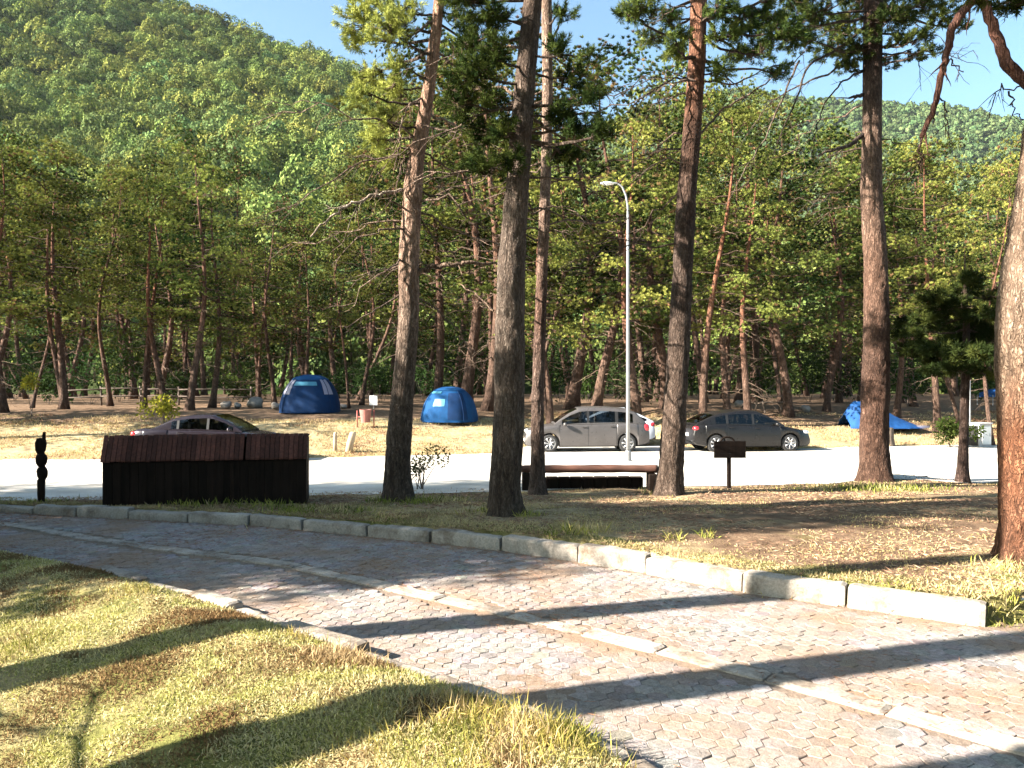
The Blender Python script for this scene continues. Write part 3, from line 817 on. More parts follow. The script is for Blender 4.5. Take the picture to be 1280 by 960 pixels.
# ------------------------------------------------------------------ shrubs and understorey
def leafy(name, loc, cat, label, r=(.6, .6, .7), n=900, leaf=(.06, .11), dark=(.05, .07, .015), lite=(.2, .22, .03), stems=7, h0=.15, seed=0, group=None, lumps=7, aspect=.55):
    g_ = np.random.default_rng(seed)
    root = thing(name, label, cat, tuple(loc), 0, group)
    st, lf = MB(), MB()
    cen = g_.normal(size=(lumps, 3)) * .42; cen[:, 2] = g_.uniform(-.5, .6, lumps)
    C0 = np.array([0, 0, h0 + r[2]]); rr = np.array(r)
    for i in range(max(stems, 1)):
        e = C0 + cen[i % lumps] * rr
        P = np.array([[g_.normal() * .04, g_.normal() * .04, -.05], e * .5 + g_.normal(size=3) * .05, e])
        P = np.stack([np.interp(np.linspace(0, 1, 7), [0, .5, 1], P[:, k]) for k in range(3)], 1)
        V, F = tube(P, np.linspace(.014, .004, 7) * (1.9 if stems < 3 else 1) * min(1, r[2] / .5), 5); st.add(V, F, (.8, .8, .8))
    w = g_.integers(0, lumps, n)
    d = rand_dir(n, g_)
    p = C0 + (cen[w] + d * g_.uniform(.15, .5, (n, 1))) * rr
    f = np.clip(g_.normal(.5, .22, (n, 1)) + (g_.random(lumps)[w][:, None] - .5) * .5, 0, 1)
    t = np.array(dark) * (1 - f) + np.array(lite) * f
    L = g_.uniform(*leaf, n)
    cards(lf, p, unit(d + g_.normal(size=(n, 3)) * .7), L, L * aspect, t, bend=.2, g=g_)
    st.build('stem', M['twig'], root, True); lf.build('foliage', M['leaves'], root)
    return root
x, y, z = at(38, 31.5)
leafy('young_sapling', (x, y, z), 'sapling', 'tiny sapling with a bright yellow green tuft on a thin stem', (.42, .42, .36), 240, (.10, .2), (.16, .2, .03), (.42, .42, .05), 2, 1.0, 1)
x, y, z = at(205, 29.5)
leafy('yellow_shrub', (x, y, z), 'shrub', 'bright yellow green shrub rising behind the dark sedan', (.8, .5, .6), 620, (.08, .18), (.10, .13, .02), (.33, .33, .04), 9, .12, 2, None, 12)
x, y, z = pick(523, 612)
leafy('sparse_shrub', (x + .05, y, z), 'shrub', 'sparse grey green shrub at the foot of the pale topped trunk', (.26, .22, .38), 520, (.04, .075), (.05, .055, .02), (.17, .16, .07), 9, .02, 3)
x, y, z = at(1186, 29.8)
leafy('round_bush', (x, y, z), 'bush', 'dark round bush beside the grey utility box', (.75, .6, .55), 1300, (.08, .15), (.02, .04, .01), (.06, .085, .02), 6, .05, 4)
ub = np.random.default_rng(5)
for i, px in enumerate([18, 62, 112, 150, 222, 300, 322, 372, 412, 460, 478, 530, 585, 700, 735, 770, 828, 860, 955, 985, 1012, 1070, 1135, 1225, 1265]):
    d = 41 + ub.random() * 12; x, y, z = at(px, d)
    r = ub.uniform(.9, 2.0)
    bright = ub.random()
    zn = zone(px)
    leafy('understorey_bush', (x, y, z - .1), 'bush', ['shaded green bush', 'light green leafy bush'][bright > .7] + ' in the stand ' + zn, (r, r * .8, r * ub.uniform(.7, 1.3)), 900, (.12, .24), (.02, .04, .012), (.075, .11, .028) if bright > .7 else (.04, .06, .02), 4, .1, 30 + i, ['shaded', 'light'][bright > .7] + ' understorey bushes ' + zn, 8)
# broadleaf trees at the foot of the hill, seen between the trunks
fb = np.random.default_rng(9)
foot_crowns = [broad_crown(70 + i, 1900, .075, (.022, .042, .014), (.085, .115, .032), 13).mesh('broadleaf_crown', M['hill_leaves']) for i in range(3)]
for i in range(34):
    px = -60 + i * 41 + fb.uniform(-15, 15); d = fb.uniform(74, 92); x = (px - 640) / FX * d
    r = fb.uniform(2.2, 3.6); zn = zone(px)
    me = foot_crowns[int(fb.integers(0, 3))]
    z = gz(x, d) if d < 82 else max(gz(x, d), float(hill_near(np.array([x]), np.array([d]))[0]))
    t = thing('broadleaf_tree', 'rounded broadleaf tree at the foot of the hill, seen ' + zn, 'tree', (x, d, z - .2), fb.uniform(0, 6), 'broadleaf trees seen ' + zn)
    h = fb.uniform(3.5, 6)
    mb = MB(); V, F = tube(np.array([[0, 0, 0], [.1, 0, h * .5], [0, .1, h]]), [.16, .12, .06], 7); mb.add(V, F, (.12, .09, .07)); mb.build('trunk', M['bark_far'], t, True)
    o = bpy.data.objects.new('crown', me); COL.objects.link(o); o.parent = t; o.location = (0, 0, h * .75); o.scale = (r, r, h * .75)
# ------------------------------------------------------------------ the big pines of the near verge
def resample(P, n):
    P = np.asarray(P, float); d = np.concatenate([[0], np.cumsum(np.linalg.norm(np.diff(P[:, :3], axis=0), axis=1))])
    u = np.linspace(0, d[-1], n)
    Q = np.stack([np.interp(u, d, P[:, k]) for k in range(P.shape[1])], 1)
    k = max(3, n // (len(P) * 3) * 2 + 1); ker = np.hanning(k + 2)[1:-1]; ker /= ker.sum()
    pad = k // 2
    Z = np.concatenate([np.repeat(Q[:1], pad, 0) + (np.arange(-pad, 0)[:, None]) * (Q[1] - Q[0]), Q, np.repeat(Q[-1:], pad, 0) + (np.arange(1, pad + 1)[:, None]) * (Q[-1] - Q[-2])])
    return np.stack([np.convolve(Z[:, j], ker, 'valid') for j in range(P.shape[1])], 1)

def big_trunk(line, d, H, cols, sides=44, dz=0.0, away=0.0, rough=1.0, seed=0):
    """line: (px, py, width px) up the stem; cols: (height, colour).  Returns mesh builder and the centre line (local)"""
    L = np.array(line, float)
    base = pick(L[0, 0], L[0, 1] + 2) if d is None else np.array([*W(L[0, 0], L[0, 1], d)[:2], 0])
    dd = base[1]
    P = []
    for i, (px, py, w) in enumerate(L):
        p = W(px, py, dd); P.append([p[0], p[1] + away * max(0, p[2]), p[2], w / FX * dd / 2])
    P = np.array(P)
    x0, y0 = P[0, :2]; z0 = gz(x0, y0)
    P[0, 2] = z0 - .12
    if P[-1, 2] < H:
        k = (H - P[-1, 2]); dv = (P[-1, :3] - P[-3, :3]); dv /= np.linalg.norm(dv)
        last = P[-1].copy()
        for f in (.3, .6, 1.0):
            P = np.vstack([P, [*(last[:3] + dv * k * f), last[3] * (1 - .85 * f)]])
    n = int((P[-1, 2] - P[0, 2]) / .055)
    Q = resample(P, n)
    Q[:, :3] -= [x0, y0, z0]
    a = np.linspace(0, 2 * np.pi, sides, endpoint=False)
    g_ = np.random.default_rng(seed); ph = g_.random(4) * 6
    V = np.zeros((n, sides, 3)); z = Q[:, 2]
    T = unit(np.gradient(Q[:, :3], axis=0))
    ux = unit(np.cross(np.array([0, 1.0, 0]), T)); uy = np.cross(T, ux)
    flare = np.exp(-np.maximum(z, -.1) / .16)
    for i in range(n):
        r = Q[i, 3]
        fl = flare[i]
        lob = 1 + .16 * fl + .20 * fl * (np.maximum(0, np.sin(a * 3 + ph[0])) + .5 * np.sin(a * 5 + ph[1]))
        amp = min(.026, r * .12) * rough * (1.0 if z[i] < 5 else .5)
        dis = np.zeros(sides)
        if z[i] < 10:
            for j in range(sides):
                p = Vector((math.cos(a[j]) * r * 9 + seed, math.sin(a[j]) * r * 9, z[i] * 2.6))
                q = noise.noise(p * 1.0) * .6 + (1 - 2 * abs(noise.noise(p * 2.3))) * .7 + noise.noise(p * 6) * .25
                dis[j] = q
        rr = r * lob + amp * dis
        V[i] = Q[i, :3] + rr[:, None] * (np.cos(a)[:, None] * ux[i] + np.sin(a)[:, None] * uy[i])
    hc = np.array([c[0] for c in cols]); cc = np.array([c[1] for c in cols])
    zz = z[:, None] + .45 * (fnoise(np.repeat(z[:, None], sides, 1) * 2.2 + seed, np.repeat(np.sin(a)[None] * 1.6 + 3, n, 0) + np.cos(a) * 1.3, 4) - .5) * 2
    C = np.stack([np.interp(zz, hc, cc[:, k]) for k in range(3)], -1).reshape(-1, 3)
    mb = MB(); F = []
    i = np.arange(n - 1)[:, None] * sides; j = np.arange(sides)[None]; j2 = (j + 1) % sides
    F = np.stack([i + j, i + j2, i + sides + j2, i + sides + j], -1).reshape(-1, 4)
    mb.add(V.reshape(-1, 3), F, C)
    return mb, Q, (x0, y0, z0)

def fine_tufts(mb, tw, c, r, g_, n, tone, anchor=None, flat=.75, ncard=60, L=(.05, .09), wd=.007):
    """needle sprays at the ends of twigs inside an ellipsoid of radii r"""
    d = rand_dir(n, g_); p = c + d * (g_.random(n) ** .42)[:, None] * r
    hub = c + (np.zeros(3) if anchor is None else unit((anchor - c)[None])[0] * r * .5)
    nh = max(3, n // 9)
    hubs = hub + rand_dir(nh, g_) * r * .55
    src = np.zeros((n, 3))
    for i in range(n):
        k = np.argmin(np.linalg.norm(hubs - p[i], axis=1)); src[i] = hubs[k]
    for h in hubs:
        a = hub if anchor is None else anchor
        P = np.stack([np.linspace(a[k], h[k], 5) for k in range(3)], 1); P[1:-1] += g_.normal(size=(3, 3)) * .05 * np.linalg.norm(h - a); P[:, 2] -= np.sin(np.linspace(0, np.pi, 5)) * .06 * np.linalg.norm(h - a)
        V, F = tube(P, np.linspace(.016, .006, 5), 4, False); tw.add(V, F, (.10, .075, .055))
    ax = unit(p - src + np.array([0, 0, .08]) + g_.normal(size=(n, 3)) * .05)
    for i in range(n):
        V, F = tube(np.array([src[i], (src[i] + p[i]) / 2 + g_.normal(size=3) * .02, p[i] + ax[i] * .06]), [.005, .004, .002], 3, False); tw.add(V, F, (.11, .08, .055))
    q = np.repeat(p, ncard, 0) + np.repeat(ax, ncard, 0) * (g_.uniform(-.06, .07, (n * ncard, 1)))
    dd = unit(rand_dir(n * ncard, g_) * .8 + np.repeat(ax, ncard, 0) * .75)
    f = np.clip(tone + g_.normal(size=n) * .2, 0, 1)[:, None]
    t = np.where(f < .5, DARKN * (1 - 2 * f) + MIDN * 2 * f, MIDN * (2 - 2 * f) + LITEN * (2 * f - 1))
    fc = unit(np.repeat(unit((p - c) / np.asarray(r)), ncard, 0) * .7 + (q - np.repeat(p, ncard, 0)) / .07 * .5 + rand_dir(n * ncard, g_) * .5)
    cards(mb, q, dd, g_.uniform(*L, n * ncard), wd, np.repeat(t, ncard, 0), g=g_, face=fc)

def poly_branch(pts, d, org, r0, r1, g_, twigs=0, tl=(.2, .5), colr=(.14, .10, .08), jit=.012, sides=7):
    """a limb drawn through photo points (px, py, depth offset); returns mesh builder in tree space"""
    P = np.array([W(p[0], p[1], d + (p[2] if len(p) > 2 else 0)) for p in pts]) - np.array(org)
    Q = resample(np.concatenate([P, np.zeros((len(P), 1))], 1), max(8, len(P) * 5))[:, :3]
    Q[1:-1] += g_.normal(size=(len(Q) - 2, 3)) * jit * (.45 if r0 > .05 else 1)
    mb = MB(); V, F = tube(Q, np.linspace(r0, r1, len(Q)) * g_.uniform(.97, 1.04, len(Q)), sides); mb.add(V, F, colr)
    for i in range(twigs):
        k = g_.integers(len(Q) // 4, len(Q)); t = unit((Q[min(k + 1, len(Q) - 1)] - Q[k - 1])[None])[0]
        dr = unit((t + rand_dir(1, g_)[0] * .95 + [0, 0, -.25])[None])[0]; l = g_.uniform(*tl)
        s = np.linspace(0, 1, 5)[:, None]
        T = Q[k] + dr * s * l + g_.normal(size=(5, 3)) * .035 * l * s + np.array([0, 0, -1]) * s ** 2 * l * .18
        V, F = tube(T, np.linspace(max(.004, r1 * .7), .002, 5), 4, False); mb.add(V, F, colr)
        if g_.random() < .6:
            T2 = T[2] + unit((dr + rand_dir(1, g_)[0])[None])[0] * s * l * .5
            V, F = tube(T2, np.linspace(.004, .0015, 5), 3, False); mb.add(V, F, colr)
    return mb

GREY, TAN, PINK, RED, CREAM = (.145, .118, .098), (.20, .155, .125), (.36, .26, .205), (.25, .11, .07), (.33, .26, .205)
BIG = [
  dict(label='curved pine with dark foot and pale pink upper trunk, beside the sparse shrub', H=15, seed=1, away=.02, dead=16, dh=(3.0, 6.6),
    line=[(498, 622, 36), (497, 585, 30), (499, 540, 29), (504, 480, 26), (508, 430, 24), (511, 380, 24), (510, 330, 24), (515, 230, 22), (520, 190, 19), (527, 155, 17), (537, 90, 15), (547, 0, 13), (553, -90, 12)],
    cols=[(-1, (.11, .085, .07)), (1.2, (.14, .11, .09)), (2.4, TAN), (3.4, PINK), (9, (.5, .3, .2)), (16, (.45, .25, .15))],  # foot colours: dark bark, darkened further to paint in the shade
    branches=[([(519, 342), (535, 335), (560, 330), (590, 328), (622, 330, .2)], .045, .02, 2), ([(505, 238), (470, 242, -.2), (430, 258, -.4), (402, 280, -.5), (388, 296, -.6)], .028, .012, 3, (.42, .36, .30)),
      ([(516, 185), (503, 200, -.1), (497, 225, -.2), (494, 250, -.3)], .02, .006, 4), ([(530, 122), (512, 130, -.3), (500, 155, -.5), (497, 190, -.6)], .016, .006, 5, (.33, .25, .2)),
      ([(541, 60), (560, 75, .2), (590, 100, .4), (615, 128, .5)], .02, .008, 4), ([(528, 142), (560, 150, .1), (585, 165, .2), (612, 195, .3), (628, 212, .3)], .022, .007, 4, (.36, .28, .22)),
      ([(545, 22), (520, 40, -.2), (500, 55, -.3)], .028, .012, 3), ([(522, 270), (545, 300, .1), (570, 318, .2)], .016, .006, 3),
      ([(519, 180), (545, 200, .2), (575, 222, .4), (600, 240, .4)], .02, .006, 4), ([(517, 370), (545, 385, .2), (575, 415, .3), (590, 450, .3)], .016, .005, 3)],
    pads=[(455, 22, 34, 26, .95), (490, 38, 30, 22, .9), (440, 50, 18, 14, .8), (505, 12, 26, 18, .8), (470, -12, 40, 22, .8), (462, 95, 24, 22, .95), (490, 112, 22, 20, .9), (448, 118, 16, 14, .8), (478, 150, 22, 18, .95), (468, 175, 18, 14, .95), (488, 195, 16, 16, .9), (500, 85, 18, 16, .7), (575, 20, 24, 18, .25), (600, 45, 22, 16, .25)], up=22),
  dict(label='thick grey barked pine nearest the kerb, trunk widening at the foot', H=15, seed=2, away=.015, dead=8, dh=(3.2, 7.5),
    line=[(630, 641, 42), (631, 600, 36), (634, 560, 36), (637, 510, 36), (637, 450, 37), (638, 400, 35), (639, 330, 33), (646, 240, 28), (652, 160, 27), (657, 90, 25), (666, 0, 23), (672, -90, 21)],
    cols=[(-1, (.11, .085, .065)), (.5, (.13, .10, .08)), (1.1, GREY), (3, (.16, .13, .108)), (6, (.14, .105, .085)), (15, (.22, .125, .085))],  # lowest bark tones darkened, shade painted over the dark foot
    branches=[([(625, 395), (600, 372, .1), (575, 355, .2)], .014, .006, 2), ([(650, 120), (625, 108, .3), (590, 112, .5), (556, 112, .6)], .025, .008, 5), ([(660, 60), (630, 55, .4), (600, 62, .6), (565, 68, .8)], .022, .008, 4),
      ([(668, 150), (700, 170, .2), (735, 190, .4)], .02, .008, 3)],
    pads=[(590, 92, 34, 22, .2), (615, 128, 26, 20, .25), (575, 130, 24, 18, .2), (618, 62, 26, 20, .2), (585, 58, 22, 16, .3), (628, 160, 20, 16, .3), (600, 165, 26, 16, .15), (612, 20, 30, 18, .25), (580, -5, 34, 20, .3), (640, 200, 22, 14, .25), (600, 205, 26, 16, .2), (700, 60, 18, 12, .15), (712, 98, 22, 14, .12), (735, 120, 22, 12, .1), (725, 160, 30, 16, .12), (755, 165, 20, 12, .15), (705, 140, 22, 16, .15), (700, 195, 24, 16, .15)], up=24),
  dict(label='slender pine standing in front of the log bench', H=14, seed=3, away=.02, dead=9, dh=(3.5, 8.5),
    line=[(672, 616, 20), (672, 560, 16), (672, 500, 15), (675, 420, 14), (678, 330, 13), (681, 270, 13), (684, 180, 13), (685, 100, 13), (684, 0, 13), (684, -90, 12)],
    cols=[(-1, (.13, .10, .085)), (2.2, (.17, .12, .10)), (3, (.15, .09, .068)), (5.5, (.36, .27, .22)), (9, (.38, .28, .22)), (14, (.35, .2, .13))],
    branches=[([(690, 50), (702, 20, .1), (712, -8, .2)], .02, .01, 2), ([(690, 70), (715, 85, .2), (750, 105, .3), (790, 120, .4)], .016, .006, 4)], pads=[(705, 15, 18, 12, .2), (735, 70, 16, 10, .15)], up=14),
  dict(label='dark straight pine at the end of the log bench, reddish near the top', H=15, seed=4, away=.015, dead=10, dh=(4.0, 8.8),
    line=[(836, 616, 34), (838, 590, 29), (842, 540, 28), (846, 480, 27), (850, 430, 26), (854, 340, 23), (860, 240, 23), (867, 160, 22), (874, 70, 21), (876, 0, 20), (878, -90, 18)],
    cols=[(-1, (.13, .10, .08)), (1.5, (.14, .105, .085)), (4, (.095, .07, .058)), (5.6, (.11, .065, .047)), (7.0, (.28, .14, .09)), (15, (.36, .18, .11))],
    branches=[([(882, 24), (910, 14, .2), (950, 2, .4), (985, -10, .5)], .035, .018, 4), ([(864, 98), (845, 97, -.2), (822, 106, -.3), (800, 125, -.4), (783, 140, -.4)], .018, .008, 3, (.07, .055, .05)), ([(868, 120), (890, 145, .1), (895, 185, .2)], .01, .004, 2),
      ([(862, 180), (900, 140, .4), (940, 115, .7), (985, 85, 1.0), (1010, 60, 1.1)], .022, .008, 5), ([(870, 100), (920, 105, .3), (970, 80, .6)], .018, .007, 4)],
    pads=[(800, 8, 26, 16, .35), (835, 22, 22, 14, .3), (815, 48, 20, 12, .6), (842, 62, 18, 14, .7), (780, 18, 14, 10, .3), (850, 45, 16, 12, .4), (812, -18, 34, 18, .35), (905, 42, 22, 14, .35), (930, 30, 26, 16, .25), (920, 68, 22, 14, .45), (900, 88, 18, 12, .4), (955, 20, 28, 16, .15), (950, 62, 24, 16, .3), (985, 40, 28, 16, .12), (975, 88, 18, 12, .3), (905, 10, 24, 14, .2)], up=22),
  dict(label='big red brown pine on a grassy mound at the far verge', H=16.5, seed=5, away=.015, dead=14, dh=(5.0, 10.5),
    line=[(1094, 598, 36), (1093, 570, 33), (1093, 530, 32), (1096, 470, 31), (1097, 420, 29), (1097, 330, 26), (1092, 240, 25), (1094, 160, 22), (1095, 80, 22), (1097, 0, 22), (1098, -70, 21)],
    cols=[(-1, (.135, .085, .062)), (1.3, (.135, .078, .056)), (2.4, (.095, .058, .044)), (4, (.20, .125, .092)), (6, (.22, .155, .12)), (8.2, (.075, .053, .045)), (17, (.2, .11, .07))],
    branches=[([(1080, 168), (1065, 180, -.2), (1045, 186, -.3), (1024, 194, -.4)], .05, .018, 3, (.09, .07, .06)), ([(1080, 118), (1062, 122, -.2)], .04, .02, 1, (.08, .06, .05)),
      ([(1080, 88), (1055, 100, -.3), (1030, 130, -.5), (1020, 165, -.6), (1015, 200, -.7)], .022, .006, 6, (.07, .055, .05)), ([(1084, 30), (1050, 60, -.4), (1010, 80, -.6), (990, 140, -.8), (970, 180, -.9)], .035, .008, 6, (.09, .07, .055)),
      ([(1086, 50), (1040, 90, .3), (1000, 105, .5), (962, 128, .6), (940, 160, .7)], .028, .008, 6, (.10, .08, .065)), ([(1000, 75), (975, 130, .1), (955, 175, .1), (930, 215, .2), (905, 262, .2)], .022, .006, 5, (.16, .125, .1)),
      ([(1107, 60), (1130, 52, .1), (1155, 55, .2)], .014, .005, 3, (.07, .055, .05)), ([(1148, 62), (1150, 85, 0), (1152, 112, 0)], .008, .003, 2, (.06, .05, .045))],
    pads=[(1010, 15, 34, 18, .08), (1045, 30, 34, 20, .05), (1080, 10, 34, 20, .05), (1070, 55, 30, 18, .08), (1040, 62, 28, 14, .1), (1115, 22, 32, 16, .08), (1140, 12, 30, 16, .1), (1128, 48, 20, 10, .12), (1150, 45, 18, 12, .12), (1145, 70, 14, 8, .15), (1000, 50, 26, 14, .12), (1180, 22, 22, 12, .12), (1200, 30, 14, 9, .15), (1165, 62, 12, 7, .15), (1172, 0, 26, 14, .12), (1030, -15, 50, 20, .08), (1110, -15, 50, 20, .08), (985, -8, 34, 16, .12), (965, 30, 24, 14, .3), (1060, 85, 20, 10, .15), (1110, 78, 14, 8, .12)], up=26),
  dict(label='massive orange barked pine cut off by the right frame edge', H=14, seed=6, away=.0, sides=64,
    line=[(1293, 697, 78), (1289, 650, 66), (1287, 600, 62), (1286, 500, 64), (1283, 420, 66), (1290, 350, 66), (1300, 290, 64), (1311, 220, 62), (1322, 130, 58), (1332, 40, 54), (1340, -60, 50)],
    cols=[(-1, (.25, .13, .085)), (.5, (.2, .095, .055)), (1.25, (.24, .11, .06)), (1.8, (.25, .18, .13)), (2.6, (.27, .205, .155)), (6, (.25, .16, .11)), (14, (.35, .19, .11))],
    branches=[([(1315, 135), (1290, 105, .1), (1262, 84, .2), (1247, 45, .3), (1232, 5, .3), (1222, -6, .3), (1208, 8, .3), (1192, 32, .3), (1184, 70, .3), (1176, 105, .3), (1166, 140, .3), (1152, 172, .3)], .062, .022, 3, (.17, .085, .065)),
      ([(1174, 112, .3), (1182, 140, .3), (1184, 170, .3)], .009, .003, 2, (.10, .06, .05)), ([(1310, 175), (1285, 108, .1), (1262, 113, .2), (1250, 104, .2), (1240, 135, .2)], .012, .004, 4, (.12, .08, .065)), ([(1262, 113, .2), (1268, 135, .2), (1280, 150, .2)], .009, .004, 2, (.12, .08, .065)),
      ([(1182, 70, .3), (1196, 82, .3), (1205, 90, .3)], .01, .004, 1, (.12, .07, .06)), ([(1153, 172, .3), (1150, 188, .3), (1154, 204, .3)], .012, .004, 4, (.13, .08, .065))],
    pads=[(1262, 6, 22, 8, .15), (1285, -6, 30, 12, .15), (1240, -25, 40, 16, .2)], up=18),
  dict(label='slim dark young pine with low crown darkened for shade at the road edge', H=4.4, seed=7, away=.0, rough=.5,
    line=[(1202, 601, 15), (1204, 560, 11), (1206, 500, 10), (1208, 440, 9), (1208, 400, 7), (1207, 362, 4)],
    cols=[(-1, (.09, .06, .05)), (2, (.08, .055, .045)), (5, (.1, .07, .05))],
    branches=[], pads=[(1186, 384, 34, 9, .03), (1232, 392, 36, 9, .05), (1158, 402, 34, 8, .05), (1205, 412, 42, 10, .02), (1250, 418, 34, 8, .05), (1172, 438, 42, 8, .02), (1228, 443, 40, 9, .02), (1200, 365, 26, 8, .08), (1148, 436, 26, 6, .04), (1236, 466, 30, 6, .03), (1180, 462, 30, 6, .03), (1262, 448, 26, 8, .04), (1212, 350, 14, 9, .1), (1140, 418, 22, 5, .05), (1165, 372, 20, 6, .08), (1245, 372, 22, 6, .08), (1205, 428, 44, 9, .02), (1200, 452, 40, 8, .02)], up=0),  # very low tones paint the shadow lying on this crown
]
for T in BIG:
    g_ = np.random.default_rng(900 + T['seed'])
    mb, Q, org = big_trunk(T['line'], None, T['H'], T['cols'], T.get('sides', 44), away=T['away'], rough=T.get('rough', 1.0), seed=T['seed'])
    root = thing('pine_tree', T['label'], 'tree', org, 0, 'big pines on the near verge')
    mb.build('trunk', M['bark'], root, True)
    d = org[1]
    for b in T['branches']:
        pts, r0, r1, tw = b[:4]; colr = b[4] if len(b) > 4 else (.20, .145, .11)
        k = d / 11.0
        zb = W(pts[0][0], pts[0][1], d)[2]
        sh = T['away'] * max(0, zb)
        poly_branch([(p[0], p[1], (p[2] if len(p) > 2 else 0) + sh) for p in pts], d, org, r0, r1, g_, tw * 2, (.15 * k, .45 * k), colr).build('branch', M['bark_far'], root, True)
    nd_, twg = MB(), MB()
    zc = Q[:, 2]
    for i in range(T.get('dead', 0)):
        hh = g_.uniform(*T.get('dh', (3.0, 9.0))); a0 = np.array([np.interp(hh, zc, Q[:, k]) for k in range(3)])
        sd_ = g_.choice([-1, 1]); az = (0 if sd_ > 0 else math.pi) + g_.normal() * .7; Ln = g_.uniform(.7, 2.2)
        lp = limb_path(a0, az, g_.uniform(-.35, .45), Ln, g_, 9, g_.uniform(.1, .5))
        bm_ = MB(); cc = np.array((.20, .15, .12)) * g_.uniform(.5, 1.5); V, F = tube(lp, np.linspace(.018, .004, 9), 6); bm_.add(V, F, cc)
        for s in range(g_.integers(3, 8)):
            q = g_.integers(3, 9); l2 = limb_path(lp[q], az + g_.uniform(-1.1, 1.1), g_.uniform(-.9, .4), Ln * g_.uniform(.15, .4), g_, 5, .25)
            V, F = tube(l2, np.linspace(.007, .002, 5), 4, False); bm_.add(V, F, cc)
            l3 = limb_path(l2[2], az + g_.uniform(-1.5, 1.5), g_.uniform(-.9, .4), Ln * .15, g_, 4, .2); V, F = tube(l3, np.linspace(.004, .0015, 4), 3, False); bm_.add(V, F, cc)
        bm_.build('branch', M['bark_far'], root, True)
    for (px, py, rx, ry, tone) in T['pads']:  # tone paints sunlit and shaded clumps into the needle colour
        off = g_.normal() * .45; c = W(px, py, d + off) - np.array(org)
        r = np.array([rx, rx * .9, ry]) / FX * d
        hgt = np.clip(c[2] + np.hypot(c[0], c[1]) * .1, 0, zc[-1])
        a0 = np.array([np.interp(hgt, zc, Q[:, k]) for k in range(3)])
        P = np.stack([np.linspace(a0[k], c[k], 9) for k in range(3)], 1); L_ = np.linalg.norm(c - a0)
        P[1:] += np.cumsum(g_.normal(size=(8, 3)) * .02 * L_, 0); P[:, 2] -= np.sin(np.linspace(0, np.pi, 9)) * .07 * L_
        V, F = tube(P, np.linspace(.012 + .012 * L_, .010, 9), 6, False); twg.add(V, F, (.10, .075, .06))
        n = int(np.clip(rx * ry / (7.5 if T['seed'] in (4, 5) else 10.0) * (d / 11) ** .3 * (2.5 if T['seed'] == 7 else 1), 14, 110))
        fine_tufts(nd_, twg, c, r, g_, n, tone, anchor=P[-1] * .55 + P[-3] * .45, wd=.0085 * max(1, d / 11), L=(.055, .095) if T['seed'] != 7 else (.09, .15))
    # the crown above the frame, coarser
    pads = []
    for i in range(T['up']):
        h = g_.uniform(.66, 1.0) * T['H']; az = g_.uniform(0, 6.283); L_ = g_.uniform(.5, 2.4) * (1.25 - (h / T['H'] - .6))
        a0 = np.array([np.interp(h, zc, Q[:, k]) for k in range(3)])
        c = a0 + np.array([math.cos(az) * L_, math.sin(az) * L_, g_.uniform(-.1, .5)])
        V, F = tube(np.stack([np.linspace(a0[k], c[k], 5) for k in range(3)], 1), np.linspace(.045, .012, 5), 5, False); twg.add(V, F, (.12, .09, .07))
        pads.append((c, g_.uniform(.5, .8), .4))
    if pads: pads_to_needles(nd_, pads, g_, 26, 12, (.12, .2), .03, .55)
    n0 = nd_.n
    nd_.v += twg.v; nd_.c += twg.c; nd_.f += [f_ + n0 for f_ in twg.f]; nd_.m += [m_ + 1 for m_ in twg.m]; nd_.n += twg.n
    nd_.build('crown', [M['needles'], M['bark_far']], root)
